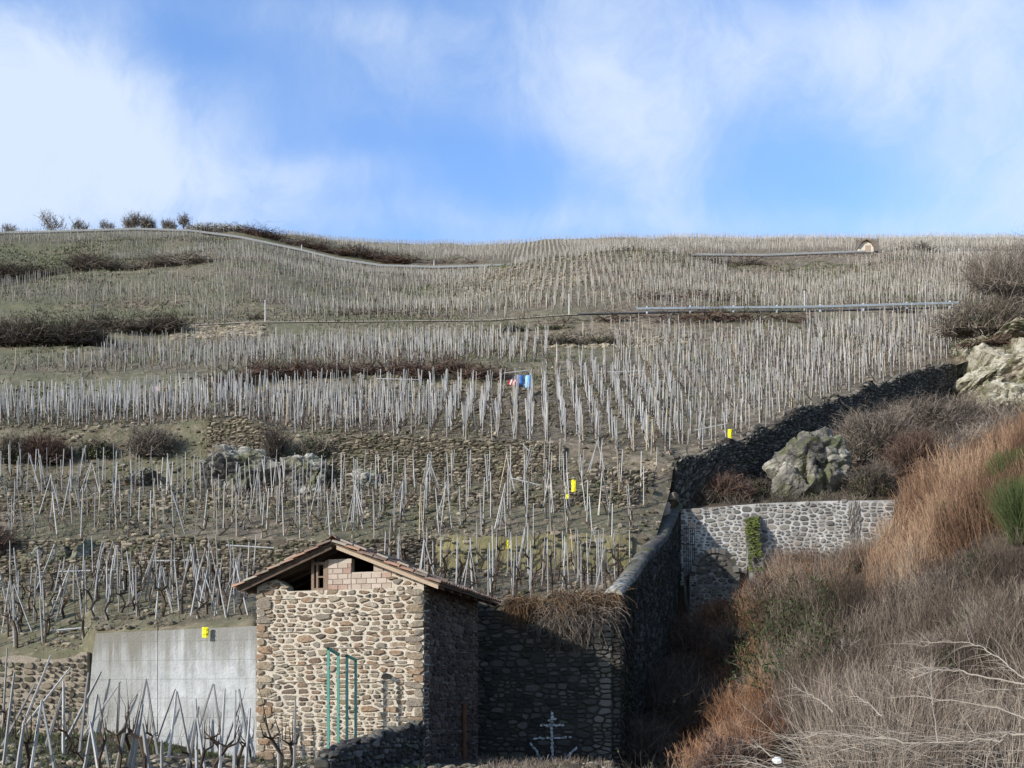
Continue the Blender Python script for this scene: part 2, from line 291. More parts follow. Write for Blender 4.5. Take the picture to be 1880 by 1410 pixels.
# ------------------------------------------------------------------ terrain
def I(u, *pairs):
    a = np.array(pairs, float).reshape(-1, 2); return np.interp(u, a[:, 0], a[:, 1])
DRYW = np.array([[1238, 46.5, 856], [1330, 49.5, 822], [1400, 52, 792], [1500, 57, 748], [1600, 62, 712], [1700, 68, 682], [1755, 72, 668]])
COPE = np.array([[1122, 34, 1085], [1146, 36, 1060], [1180, 39, 1012], [1208, 41.5, 985], [1222, 44, 955], [1238, 46.5, 925]])
def rails(u):
    u = np.asarray(u, float); R_ = []
    def ad(D, v): R_.append((D, (H0-v)/F*D))
    ad(I(u, -400, 31, 0, 30.6, 170, 30.4, 470, 28.9, 478, 29.6, 612, 33.8, 880, 34.1, 1122, 34.1, 1200, 34.1), I(u, -400, 1205, 0, 1205, 150, 1198, 172, 1160, 470, 1150, 612, 1100, 880, 1106, 930, 1110, 1122, 1096, 1200, 1096))
    ad(I(u, -400, 36, 600, 36.5, 880, 38.3, 1150, 40.0, 1238, 40.5), I(u, -400, 1080, 0, 1062, 160, 1052, 300, 1052, 600, 1046, 880, 1046, 1238, 1046))
    ad(I(u, -400, 37.6, 600, 37.9, 880, 38.9, 1150, 40.6, 1238, 41.5), I(u, -400, 1000, 0, 992, 160, 990, 300, 992, 600, 992, 880, 985, 1150, 982, 1238, 982))
    ad(I(u, -400, 42, 900, 42.3, 1150, 43.2, 1238, 44.6), I(u, -400, 945, 0, 938, 300, 935, 600, 932, 900, 928, 1100, 925, 1200, 925, 1238, 925))
    ad(I(u, -400, 43, 900, 43.2, 1150, 44.0, 1238, 45.3), I(u, -400, 915, 0, 912, 300, 918, 600, 915, 900, 908, 1100, 900, 1238, 905))
    ad(I(u, -400, 47.5, 900, 47.0, 1150, 46.2, 1238, 46.0), I(u, -400, 880, 0, 876, 300, 890, 400, 903, 600, 900, 800, 884, 1000, 872, 1150, 866, 1238, 866))
    D6 = np.where(u < 1200, I(u, -400, 51.5, 0, 51, 250, 50.5, 430, 50, 500, 49.2, 1000, 48.6, 1150, 47.6, 1238, 46.5), np.interp(u, DRYW[:, 0], DRYW[:, 1]))
    v6 = np.where(u < 1238, I(u, -400, 800, 0, 792, 250, 785, 380, 772, 450, 776, 500, 796, 650, 806, 800, 809, 1000, 818, 1150, 838, 1238, 856), I(u, 1238, 856, 1330, 822, 1400, 792, 1500, 748, 1600, 712, 1700, 682, 1755, 668, 1880, 640, 2300, 600))
    D6 = np.maximum(D6, 46.4); ad(D6, v6); Z6 = R_[-1][1]
    D9 = I(u, -400, 92, 2300, 92); v9 = I(u, -400, 610, 0, 606, 180, 600, 300, 602, 450, 594, 700, 592, 900, 590, 1040, 580, 1200, 576, 1500, 573, 1750, 566, 2300, 545); Z9 = (H0-v9)/F*D9
    k = np.clip((u-1000)/230, 0, 1); k = k*k*(3-2*k)
    D7 = I(u, -400, 62.5, 0, 62, 700, 61, 1000, 61, 2300, 61); Z7 = (H0-I(u, -400, 742, 0, 738, 200, 732, 400, 726, 700, 723, 900, 724, 1000, 722, 2300, 720))/F*D7
    a = .36; R_.append((D7*(1-k)+(D6+a*(D9-D6))*k, Z7*(1-k)+(Z6+a*(Z9-Z6))*k))
    D8 = D7+5; Z8 = (H0-I(u, -400, 694, 0, 690, 370, 688, 500, 676, 900, 668, 960, 674, 2300, 674))/F*D8
    a = .46; R_.append((D8*(1-k)+(D6+a*(D9-D6))*k, Z8*(1-k)+(Z6+a*(Z9-Z6))*k))
    D8b = D9-5.5; Z8b = Z8+(Z9-Z8)*.70; R_.append((np.maximum(D8b, R_[-1][0]+2), Z8b*(1-k)+(Z9-3.2)*k))
    R_.append((D9, Z9))
    ad(D9+3.2, v9-2.5)
    ad(132+0*u, I(u, -400, 505, 0, 500, 250, 497, 400, 488, 500, 495, 600, 520, 750, 535, 900, 522, 1000, 505, 1100, 500, 1300, 505, 1500, 520, 1650, 505, 1880, 500, 2300, 500))
    ad(152+0*u, I(u, -400, 480, 0, 474, 250, 476, 400, 462, 460, 454, 550, 480, 650, 502, 750, 507, 860, 507, 940, 490, 1000, 479, 1100, 468, 1200, 465, 1270, 473, 1330, 489, 1480, 493, 1560, 480, 1620, 466, 1660, 461, 1720, 466, 1800, 476, 2300, 480))
    ad(168+0*u, I(u, -400, 452, 0, 447, 250, 442, 350, 440, 450, 450, 550, 472, 650, 492, 750, 499, 860, 499, 950, 496, 1100, 494, 1250, 490, 1330, 484, 1480, 483, 1560, 480, 1700, 478, 1880, 474, 2300, 470))
    vr = I(u, -400, 434, 0, 431, 80, 429, 250, 424, 350, 427, 440, 439, 550, 462, 620, 479, 700, 491, 800, 494, 940, 490, 1100, 480, 1290, 471, 1400, 472, 1480, 469, 1590, 465, 1700, 462, 1880, 459, 2300, 455)
    ad(184+0*u, vr); ad(190+0*u, vr-1.0)
    ad(200+0*u, I(u, -400, 438, 300, 434, 360, 424, 440, 424, 500, 434, 560, 446, 620, 458, 700, 473, 800, 478, 940, 475, 1100, 466, 1290, 460, 1480, 459, 1590, 457, 1880, 452, 2300, 449))
    ad(262+0*u, I(u, -400, 442, 300, 438, 360, 424, 440, 424, 500, 432, 600, 440, 700, 446, 760, 449, 900, 447, 1000, 442, 1100, 439, 1300, 436, 1500, 436, 1700, 437, 1880, 440, 2300, 445))
    D, Z = R_[-1]; R_.append((D+40, Z+1)); R_.append((D+160, Z-15))
    return R_
def gully(u):
    u = np.asarray(u, float); R_ = []
    def ad(D, v, dz=0.): R_.append((D+0*u, (H0-v)/F*D-dz))
    ad(7, 1560+0*u)
    ad(13, I(u, -600, 1500, 1300, 1490, 1880, 1450, 2400, 1400))
    ad(20, I(u, -600, 1450, 1300, 1440, 1500, 1425, 1700, 1385, 1880, 1350, 2400, 1270))
    ad(29, I(u, -600, 1350, 0, 1345, 200, 1350, 450, 1385, 780, 1400, 1135, 1405, 1200, 1385, 1300, 1350, 1400, 1315, 1500, 1280, 1700, 1215, 1880, 1150, 2400, 1000))
    ad(35, I(u, -600, 1350, 0, 1345, 450, 1385, 780, 1400, 1135, 1400, 1200, 1350, 1300, 1270, 1400, 1210, 1500, 1160, 1650, 1090, 1750, 1020, 1880, 940, 2400, 700))
    ad(43, I(u, 1000, 1360, 1135, 1340, 1200, 1270, 1300, 1170, 1400, 1110, 1500, 1080, 1640, 1020, 1700, 960, 1800, 895, 1880, 850, 2400, 640))
    ad(45.6, I(u, 1000, 1300, 1200, 1180, 1240, 1110, 1300, 1085, 1400, 1070, 1500, 1060, 1600, 1020, 1650, 965, 1700, 925, 1800, 860, 1880, 818, 2400, 620))
    ad(46.4, I(u, 1000, 1270, 1200, 1150, 1236, 1105, 1242, 932, 1640, 932, 1660, 925, 1700, 900, 1800, 845, 1880, 805, 2400, 620))
    ad(51, I(u, 1000, 1200, 1240, 915, 1400, 900, 1500, 885, 1600, 860, 1700, 830, 1880, 790, 2400, 620))
    ad(60, I(u, 1000, 1200, 1240, 900, 1400, 870, 1500, 835, 1600, 808, 1700, 790, 1800, 780, 1880, 775, 2400, 620))
    ad(74, I(u, 1000, 1200, 1400, 860, 1600, 775, 1700, 748, 1750, 725, 1800, 705, 1880, 680, 2400, 580))
    ad(80, I(u, 1000, 1200, 1400, 860, 1600, 775, 1700, 745, 1750, 705, 1800, 640, 1880, 610, 2400, 540))
    return R_
def evalr(fn, x, y, dx=True):
    x = np.atleast_1d(np.asarray(x, float)); y = np.atleast_1d(np.asarray(y, float))
    u = U0+F*x/y; RR = fn(u); D = np.array([r[0] for r in RR]); Z = np.array([r[1]+0*u for r in RR])
    z = Z[0].copy()
    for i in range(len(RR)-1):
        k = (y-D[i])/np.maximum(D[i+1]-D[i], 1e-3); m = k >= 0
        z = np.where(m, Z[i]+(Z[i+1]-Z[i])*np.clip(k, 0, 1), z)
    return z
def bumpz(x, y):
    a = np.clip((y-28)/60, .12, 1)
    q_ = np.clip(np.minimum(np.abs(y-93.2)-2.6, np.abs(y-186)-5)/4, 0, 1)
    return q_*(.16*fbm(x*.9, y*.9, 3)*np.clip(y/45, .5, 1.6)+.34*fbm(x*.12+7, y*.8, 3)*np.clip((y-49)/15, 0, 1)+1.1*fbm(x*.06+1, y*.07, 2)*np.clip((y-98)/20, 0, 1)*np.clip((182-y)/20, 0, 1)+.9*a*fbm(x*.11+3, y*.11, 3)*np.clip((y-50)/80, 0, 1))
def hill(x, y): return evalr(rails, x, y)+bumpz(x, y)
def gul(x, y):
    u_ = U0+F*np.asarray(x)/y; lo = np.clip((u_-1120)/60, 0, 1)*np.clip((1500-u_)/180, 0, 1)*np.clip((np.asarray(y)-22)/8, 0, 1)*np.clip((42.5-np.asarray(y))/5, 0, 1)
    return evalr(gully, x, y)-1.7*lo+.22*fbm(np.asarray(x)*.6, np.asarray(y)*.6, 4)
def dcut(u):
    return np.where(u < 1122, 0, np.interp(u, np.r_[COPE[:, 0], DRYW[1:, 0]], np.r_[COPE[:, 1], DRYW[1:, 1]]))
def sheet(fn, zf, us, subs, name, m, cut=None):
    RR = fn(us); rows = []
    for i in range(len(RR)-1):
        nsub = subs[i] if i < len(subs) else subs[-1]
        for k in range(nsub): t = k/nsub; rows.append(RR[i][0]*(1-t)+RR[i+1][0]*t+0*us)
    rows.append(RR[-1][0]+0*us); D = np.array(rows)
    bad = np.zeros_like(D, bool)
    if cut is not None:
        c = cut(us)[None]+0*D; bad = D <= c+1e-6; D = np.maximum(D, c)
    X = (us[None]-U0)/F*D; Z = zf(X.ravel(), D.ravel()).reshape(D.shape)
    X = np.vstack([X[:1], X]); Z = np.vstack([Z[:1]-4, Z]); D = np.vstack([D[:1]+.03, D]); bad = np.vstack([bad[:1]*False, bad])
    V = np.stack([X, D, Z], -1).reshape(-1, 3); nr, nc = D.shape
    i = np.arange(nr-1)[:, None]*nc+np.arange(nc-1)[None]
    Fq = np.stack([i, i+1, i+1+nc, i+nc], -1)
    keep = ~(bad[1:, :-1] & bad[1:, 1:]); Fq = Fq[keep]
    g = M().add(V, Fq.reshape(-1, 4)); return tag(g.build(name, MAT[m], smooth=True), kind='structure')
sheet(rails, hill, np.arange(-500, 2400, 7.0), [10, 4, 8, 3, 8, 8, 24, 6, 24, 6, 2, 40, 20, 14, 14, 3, 8, 26, 6, 6], 'hillside', 'ground', cut=dcut)
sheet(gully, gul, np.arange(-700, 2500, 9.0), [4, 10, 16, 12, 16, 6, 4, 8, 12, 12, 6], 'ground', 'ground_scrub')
# far plain so that the ground reaches the horizon behind and beside the slope
g = M(); g.add([[-2500, -2500, -9], [2500, -2500, -9], [2500, 3000, -9], [-2500, 3000, -9]], [[0, 1, 2, 3]]); tag(g.build('valley_floor', MAT['ground']), kind='structure')
g = M(); g.add([[-60, -40, -1.9], [60, -40, -1.9], [60, 9, -1.42], [-60, 9, -1.42]], [[0, 1, 2, 3]]); tag(g.build('path', MAT['ground_scrub']), kind='structure')

def ico(sub):
    t = (1+5**.5)/2; V = np.array([[-1, t, 0], [1, t, 0], [-1, -t, 0], [1, -t, 0], [0, -1, t], [0, 1, t], [0, -1, -t], [0, 1, -t], [t, 0, -1], [t, 0, 1], [-t, 0, -1], [-t, 0, 1]], float)
    Fc = [[0, 11, 5], [0, 5, 1], [0, 1, 7], [0, 7, 10], [0, 10, 11], [1, 5, 9], [5, 11, 4], [11, 10, 2], [10, 7, 6], [7, 1, 8], [3, 9, 4], [3, 4, 2], [3, 2, 6], [3, 6, 8], [3, 8, 9], [4, 9, 5], [2, 4, 11], [6, 2, 10], [8, 6, 7], [9, 8, 1]]
    V = list(map(tuple, V/np.linalg.norm(V[0])))
    for _ in range(sub):
        c = {}; nf = []
        def mid(a, b):
            k = (min(a, b), max(a, b))
            if k not in c: m = (np.array(V[a])+V[b]); m /= np.linalg.norm(m); V.append(tuple(m)); c[k] = len(V)-1
            return c[k]
        for a, b, d in Fc: x, y, z = mid(a, b), mid(b, d), mid(d, a); nf += [[a, x, z], [b, y, x], [d, z, y], [x, y, z]]
        Fc = nf
    return np.array(V), np.array(Fc)
ICO = {k: ico(k) for k in (1, 3, 5)}
def rock(g, c, rx, ry, rz, seed, sub=5, planes=16, rough=.10, mi=0, shear=0., crack=.0):
    V, Fc = ICO[sub]; r = np.random.default_rng(seed); V = V.copy()
    N_ = r.normal(size=(planes, 3)); N_ /= np.linalg.norm(N_, axis=1, keepdims=True); off = r.uniform(.56, .95, planes)
    d = V@N_.T; sc = np.min(np.where(d > .05, off[None]/np.maximum(d, .05), 9), axis=1); sc = np.minimum(sc, 1.15); V = V*sc[:, None]
    n_ = fbm(V[:, 0]*2.3+seed, V[:, 2]*2.3+V[:, 1]*1.7, 5); V = V*(1+rough*(1.1*n_+1.0*fbm(V[:, 0]*6+seed, V[:, 2]*9+V[:, 1]*5, 3)))[:, None]
    if crack:
        k = np.abs(fbm(V[:, 0]*1.5+seed*3, V[:, 2]*1.1+V[:, 1], 3)); V = V*(1-crack*np.exp(-(k/.035)**2))[:, None]
    V = V*[rx, ry, rz]; V[:, 0] += V[:, 2]*shear
    g.add(V+np.array(c), Fc, mi, .5+.9*fbm(V[:, 0]*.8, V[:, 2]*.8+seed, 3))
# ------------------------------------------------------------------ stone walls
def cells(Wd, Hd, tw, th, r, lift=None, cm=.6):
    out = []; st_ = []
    z = 0.0
    while z < Hd:
        h = min(Hd-z, (lift or th*2.4)*r.uniform(.8, 1.25))
        if Hd-z-h < th*.5: h = Hd-z
        st_.append((0.0, z, Wd, h)); z += h
    while st_:
        x, z, w, h = st_.pop(); a = tw*r.uniform(.55, 1.9); b = th*r.uniform(cm, 1.9)
        if w > a and (w/tw > h/th or h <= b):
            k = r.uniform(.35, .65) if w < 3*tw else r.uniform(.45, .55); st_ += [(x, z, w*k, h), (x+w*k, z, w*(1-k), h)]
        elif h > b:
            k = r.uniform(.35, .65); st_ += [(x, z, w, h*k), (x, z+h*k, w, h*(1-k))]
        else: out.append((x+w/2, z+h/2, w, h))
    return np.array(out)
def stone_face(g, B, T, tw, th, gap, dep, mi, r, K=8, sharp=.55, mask=None, lift=None, side=None, drop=0., jit=.22, tone=None, wave=.0, cellmin=.6):
    B = np.asarray(B, float); T = np.asarray(T, float)
    seg = np.linalg.norm(np.diff(B, axis=0), axis=1); S = np.r_[0, np.cumsum(seg)]
    Hh = np.linalg.norm(T-B, axis=1); c = cells(S[-1], Hh.max()+.01, tw, th, r, lift, cellmin)
    s_, t_, w, h = c.T
    if wave: t_ = t_+wave*fbm(s_*.7, t_*.5)
    asp = max(tw/th, 1.0)**.8; s_ = s_+r.uniform(-.16, .16, len(s_))*w; t_ = t_+r.uniform(-.12, .12, len(s_))*h
    o_ = np.argsort(s_); s_, t_, w, h = s_[o_], t_[o_], w[o_], h[o_]
    R2 = (w/asp)*h*.25*.8; an = np.arange(K)/K*2*math.pi+math.pi/K; n0 = len(s_); win = 3.2*tw+w.max(); rr = np.full((n0, K), 9.0)
    for b0 in range(0, n0, 150):
        b1 = min(b0+150, n0); j0, j1 = np.searchsorted(s_, [s_[b0]-win, s_[b1-1]+win])
        dx = (s_[None, j0:j1]-s_[b0:b1, None])/asp; dz = t_[None, j0:j1]-t_[b0:b1, None]; d2 = dx*dx+dz*dz+R2[b0:b1, None]-R2[None, j0:j1]
        for q in range(K):
            dp = dx*math.cos(an[q])+dz*math.sin(an[q]); v_ = np.where(dp > 1e-6, np.maximum(d2, .004)/(2*np.maximum(dp, 1e-6)), 9.0); rr[b0:b1, q] = v_.min(1)
    lim = np.where(np.cos(an) > 0, (S[-1]-s_[:, None])/asp/np.maximum(np.cos(an), 1e-3), s_[:, None]/asp/np.maximum(-np.cos(an), 1e-3)); rr = np.minimum(rr, np.maximum(lim, .02))
    cap_ = (1.25*np.sqrt(w*h/asp))[:, None]; rr = np.minimum(rr, cap_)
    Hs = np.interp(s_, S, Hh); k = (t_+h*.25 < Hs) & (t_ > 0)
    if drop: k &= r.random(len(s_)) > drop
    if mask is not None: k &= mask(s_, t_)
    s_, t_, w, h, rr = s_[k], t_[k], w[k], h[k], rr[k]; n = len(s_)
    J = 1-r.random((n, K))*jit*.5; rg = np.maximum(rr-gap*.5, rr*.5)*J
    X = rg*np.cos(an)[None]*asp; Zz = rg*np.sin(an)[None]; ww = np.maximum(w, .05)/2; hh = np.maximum(h, .04)/2
    dd = dep*r.uniform(.35, 1.25, n)
    rings = [(X, Zz, np.zeros(n)-.02), (X*.96, Zz*.94, dd*.72), (X*.82, Zz*.78, dd), ]
    def wpt(sx, tz, d):
        s0 = np.clip(sx, 0, S[-1]); H_ = np.interp(s0, S, Hh)
        b = np.stack([np.interp(s0, S, B[:, i]) for i in range(3)], -1); t = np.stack([np.interp(s0, S, T[:, i]) for i in range(3)], -1)
        e = .05; s1 = np.clip(sx+e, 0, S[-1]); s2 = np.clip(sx-e, 0, S[-1])
        al = np.stack([np.interp(s1, S, B[:, i])-np.interp(s2, S, B[:, i]) for i in range(3)], -1)
        up = (t-b)/H_[..., None]; nn = np.cross(al, up); nn /= np.maximum(np.linalg.norm(nn, axis=-1, keepdims=True), 1e-9)
        if side is None: nn *= np.where((nn*(-b)).sum(-1, keepdims=True) < 0, -1, 1)
        else: nn *= side
        return b+up*np.minimum(tz, H_+.06)[..., None]+nn*d[..., None]
    tilt = r.uniform(-.35, .35, (n, 2))
    Vs = []
    for (a, b, d) in rings:
        dl = d[:, None]+(tilt[:, :1]*a/ww[:, None]*.5+tilt[:, 1:]*b/hh[:, None]*.5)*dd[:, None]*(d[:, None] > 0)
        Vs.append(wpt(s_[:, None]+a, t_[:, None]+b, dl+0*a))
    V = np.concatenate(Vs, 1)     # n, 3K, 3
    i = np.arange(K); j = (i+1) % K; q = np.concatenate([np.stack([i, j, j+K, i+K], 1), np.stack([i+K, j+K, j+2*K, i+2*K], 1)])
    base = g.n; tn = r.random(n) if tone is None else tone(s_, t_)
    g.add(V.reshape(-1, 3), (np.arange(n)[:, None, None]*3*K+q[None]).reshape(-1, 4), mi, np.repeat(tn, 3*K))
    g.F.append((np.arange(n)[:, None]*3*K+i[None]+2*K+base, mi))
def backing(g, B, T, thick, mi, dirn=None, tone=.5, inset=0.):
    """solid slab behind a face; dirn = vector (per wall) pointing away from the face"""
    B = np.asarray(B, float); T = np.asarray(T, float); n = len(B)
    if dirn is None:
        al = np.gradient(B, axis=0); dd = np.stack([-al[:, 1], al[:, 0], 0*al[:, 0]], 1); dd /= np.linalg.norm(dd, axis=1, keepdims=True)
        dd *= np.where((dd[:, :2]*B[:, :2]).sum(1) < 0, -1, 1)[:, None]
    else: dd = np.broadcast_to(np.asarray(dirn, float), (n, 3))
    V = np.concatenate([B, T, T+dd*thick, B+dd*thick]); i = np.arange(n-1)
    Fq = np.concatenate([np.stack([i+a*n, i+1+a*n, i+1+b*n, i+b*n], 1) for a, b in ((0, 1), (1, 2), (2, 3), (3, 0))]+[[[0, n, 2*n, 3*n]], [[n-1, 4*n-1, 3*n-1, 2*n-1]]])
    g.add(V, Fq, mi, tone)

# --- terrace walls on the slope, following the steps in the terrain
def rail_pts(us, i):
    RR = rails(us); D = RR[i][0]; x = (us-U0)/F*D
    return np.stack([x, D, hill(x, D)], 1)
def terrace(u0, u1, i, name, label, tw=.36, th=.115, mats=('joint_warm', 'stone_warm'), drop=.1, dy=-.12, dep=.12, seed=1, step=12, ztop=.0, face=True, group='dry stone terrace walls'):
    r = np.random.default_rng(seed); us = np.arange(u0, u1+1, step, dtype=float)
    B = rail_pts(us, i); T = rail_pts(us, i+1); B[:, 1] += dy; T[:, 1] += dy; B[:, 2] -= .12
    T[:, 2] += ztop+.10*fbm(us*.05+seed, us*0+seed, 3)
    g = M(); backing(g, B, T, .35, 0)
    stone_face(g, B, T, tw, th, .03, dep, 1, r, K=7, drop=drop, wave=.12)
    return tag(g.build(name, [MAT[mats[0]], MAT[mats[1]]]), label, 'stone wall', group)
terrace(-160, 800, 1, 'terrace_wall', 'long rubble terrace wall with mossy stones behind the stakes above the concrete wall', seed=1, drop=.18)
terrace(-160, 1180, 3, 'terrace_wall', 'low broken dry stone terrace wall halfway up the lower slope', seed=2, drop=.2)
terrace(606, 1040, 5, 'terrace_wall', 'tall dry stone retaining wall under the dense block of stakes', .38, .115, seed=3, drop=.12, ztop=.1)
terrace(380, 505, 5, 'terrace_wall', 'short dry stone wall perched on the boulders left of the dark cleft', .36, .11, seed=4, drop=.08, ztop=.15)
terrace(800, 1165, 1, 'plaster_wall', 'yellow lichen covered wall behind the stakes right of the stone hut', .42, .2, ('yellow_plaster', 'stone_warm'), seed=5, drop=.72, group=None)
terrace(1080, 1210, 4, 'rubble_bank', 'pale rubble bank left of the brick pillar', .4, .2, seed=6, drop=.2, dep=.16, group=None)

# --- concrete retaining wall
def slab(g, outline, D0, D1, thick, mi=0, tone=.5):
    """outline in photo coordinates, plane runs from depth D0 at its left end to D1 at its right"""
    o = np.array(outline, float); ul, ur = o[:, 0].min(), o[:, 0].max()
    PL = px(ul, H0, D0); PR = px(ur, H0, D1)
    pts = []
    for u, v in o:
        a = (u-U0)/F; dx, dy = PR[0]-PL[0], PR[1]-PL[1]; t = (a*PL[1]-PL[0])/(dx-a*dy); y = PL[1]+t*dy
        pts.append([PL[0]+t*dx, y, (H0-v)/F*y])
    pts = np.array(pts); nrm = np.array([-(PR[1]-PL[1]), PR[0]-PL[0], 0]); nrm /= np.linalg.norm(nrm); n = len(pts)
    g.add(np.concatenate([pts, pts+nrm*thick]), [[i, (i+1) % n, (i+1) % n+n, i+n] for i in range(n)], mi, tone)
    g.F.append((np.array([list(range(n))])+g.n-2*n, mi)); g.F.append((np.array([list(range(2*n-1, n-1, -1))])+g.n-2*n, mi)); return pts
ca_, sa_ = math.cos(R(15)), math.sin(R(15))
HC1 = np.array([-2.39, 27.0]); LDIR = np.array([-ca_, sa_]); BDIR = np.array([sa_, ca_]); HW, HL = 5.02, 5.0
HC0 = HC1+LDIR*HW
conc = M(); slab(conc, [(150, 1420), (163, 1290), (170, 1200), (176, 1163), (300, 1157), (474, 1149), (478, 1420)], 30.2, 28.55, .4)
cw = conc.build('concrete_wall', MAT['concrete']); tag(cw, 'pale concrete retaining wall with drip stains left of the stone hut', 'concrete wall')
for (u, v) in [(245, 1291), (306, 1291), (371, 1297), (445, 1297)]:
    g = M(); D = 30.2+(28.55-30.2)*(u-150)/328-.012; p = px(u, v, D); g.tubes(p, p+[0, .02, 0], .03, .03, 8, 0, 0); w_ = g.build('weep_hole', MAT['vine'], None); w_.parent = cw
# a vertical pour joint between the grey and the white pour
g = M()
D = 30.2+(28.55-30.2)*(290-150)/328-.012
g.box(px(290, 1290, D)+[0, 0, .3], (.03, .02, 4.0), 0, 0, 0); j_ = g.build('pour_joint', MAT['joint_dark']); j_.parent = cw
# rubble wall left of the concrete
g = M(); us = np.arange(-200, 171, 12.0); B = np.array([px(u, 1352, 30.2) for u in us]); T = np.array([px(u, 1207-4*math.sin(u*.05)-(u > 140)*6, 30.2) for u in us])
backing(g, B-[0, 0, .4], T, .4, 0, tone=.0); stone_face(g, B, T, .36, .22, .05, .07, 1, np.random.default_rng(8), K=8, drop=.05)
tag(g.build('rubble_wall', [MAT['mortar_hut'], MAT['stone_warm']]), 'low mossy yellowish rubble wall left of the concrete wall', 'stone wall')

# ------------------------------------------------------------------ the stone hut
ZB, ZG, ZE, ZR = -2.4, 2.98, 3.20, 4.20
hut = empty('stone_hut', (HC1[0]-2.4, 29.5, ZB), 'square rubble stone hut with tiled gable roof beside the concrete wall', 'stone hut')
def hp(s, t, d=0.): # front plane: s metres from left corner, d metres back
    s = np.asarray(s, float); p = HC0[None]-LDIR[None]*np.atleast_1d(s)[:, None]+BDIR[None]*d
    return np.stack([p[:, 0], p[:, 1], np.broadcast_to(t, (len(p),))], 1)
def zslope(s): return ZE+(ZR-ZE)*(1-abs(s-2.5)/2.52)
BD3 = np.array([BDIR[0], BDIR[1], 0]); LD3 = np.array([LDIR[0], LDIR[1], 0])
def prism(g, st, thick, mi, tone=.5, d=0.):
    P_ = np.concatenate([hp([s], t, d) for s, t in st]); n = len(P_)
    g.add(np.concatenate([P_, P_+BD3*thick]), [[i, (i+1) % n, (i+1) % n+n, i+n] for i in range(n)], mi, tone)
    g.F.append((np.array([list(range(n))])+g.n-2*n, mi)); g.F.append((np.array([list(range(2*n-1, n-1, -1))])+g.n-2*n, mi))
hr = np.random.default_rng(21)
g = M()
prism(g, [(0, ZB), (HW, ZB), (HW, ZG), (0, ZG)], .45, 0)
prism(g, [(0, ZG), (.95, ZG), (.88, 3.16), (.62, 3.32), (.3, zslope(.3)-.06), (0, ZE-.06)], .45, 0)
prism(g, [(4.1, ZG), (HW, ZG), (HW, ZE-.04), (4.1, zslope(4.1)-.05)], .45, 0)
ss = np.linspace(0, HW, 12)
def fmask(s, t):
    z = ZB+t; lim = np.where(s < 1.0, np.minimum(ZE+(s)*.38, 3.30-.35*np.clip(s-.55, 0, 1)), np.where(s > 4.1, 9, ZG-.02))
    return (s > .24) & (s < HW-.24) & (z < lim) & (z < ZE+(ZR-ZE)*(1-np.abs(s-2.5)/2.52)-.1) & (np.abs(s-(3.55+.12*np.sin(z*2.2)+.35*np.clip((.5-z)/2, 0, 1))) > .0)
Tz = np.array([max(ZE, zslope(s)) for s in ss])
stone_face(g, hp(ss, ZB), np.concatenate([hp([s], z) for s, z in zip(ss, Tz)]), .44, .155, .036, .05, 1, hr, K=15, sharp=.66, mask=fmask, lift=.47, jit=.30, cellmin=.75)
def bands(g, P0f, L_, z0, z1, sc, r, tone=.9):
    for z in np.arange(z0, z1, .47):
        x = 0.0
        while x < L_-.1:
            l = min(r.uniform(.25, .9), L_-x); zz = z+r.normal(0, .02)
            if r.random() < .8:
                c = P0f(x+l/2, zz); K = 6; u_ = np.linspace(0, 1, 7); e = (P0f(x+l, zz)-P0f(x, zz)); ys = zz*0+np.array([vn(x*3+q, z*5) for q in u_])*.05; hh = sc*(.5+.8*r.random(7))*np.sin(np.pi*np.clip(u_, .06, .94))**.5
                nn = np.array([-BDIR[0], -BDIR[1], 0]) if abs(e[0]) > abs(e[1]) else -LD3; p = P0f(x, zz)[None]+e[None]*u_[:, None]
                A_ = p+np.stack([0*u_, 0*u_, ys+hh], 1); B_ = p+np.stack([0*u_, 0*u_, ys-hh], 1); C_ = p+nn*.055+np.stack([0*u_, 0*u_, ys+hh*.1], 1)
                i = np.arange(6); g.add(np.concatenate([A_, C_, B_]), np.concatenate([np.stack([i, i+7, i+8, i+1], 1), np.stack([i+7, i+14, i+15, i+8], 1)]), 0, tone*r.uniform(.8, 1.1))
            x += l
z_ = ZB+.02; kq = 0
while z_ < ZG-.1:
    hq = hr.uniform(.17, .27)
    for e_ in (0, 1):
        wq = .52 if (kq+e_) % 2 else .30; wq *= hr.uniform(.85, 1.1); c_ = hp([wq/2-.012 if e_ == 0 else HW-wq/2+.012], z_+hq/2, -.012)[0]
        n0_ = g.n; rock(g, (0, 0, 0), wq*.56, .10, hq*.56, int(hr.integers(9999)), sub=1 if 0 else 3, planes=9, rough=.05, mi=1)
        V_ = g.V[-1]; V_[:, 0] = np.clip(V_[:, 0], -wq/2+.012, wq/2-.012); V_[:, 2] = np.clip(V_[:, 2], -hq/2+.012, hq/2-.012); V_[:, 1] = np.clip(V_[:, 1], -.055, .2)
        x_, y_ = V_[:, 0].copy(), V_[:, 1].copy(); V_[:, 0] = -LDIR[0]*x_+BDIR[0]*y_+c_[0]; V_[:, 1] = -LDIR[1]*x_+BDIR[1]*y_+c_[1]; V_[:, 2] += c_[2]
        g.C[-1] = np.full(len(V_), hr.uniform(.2, .95))
    z_ += hq; kq += 1
bands(g, lambda x, z: hp([x], z, -.002)[0], HW, ZB+.47, ZG-.1, .035, hr)
g.build('front_wall', [MAT['mortar_hut'], MAT['stone_hut']], hut)
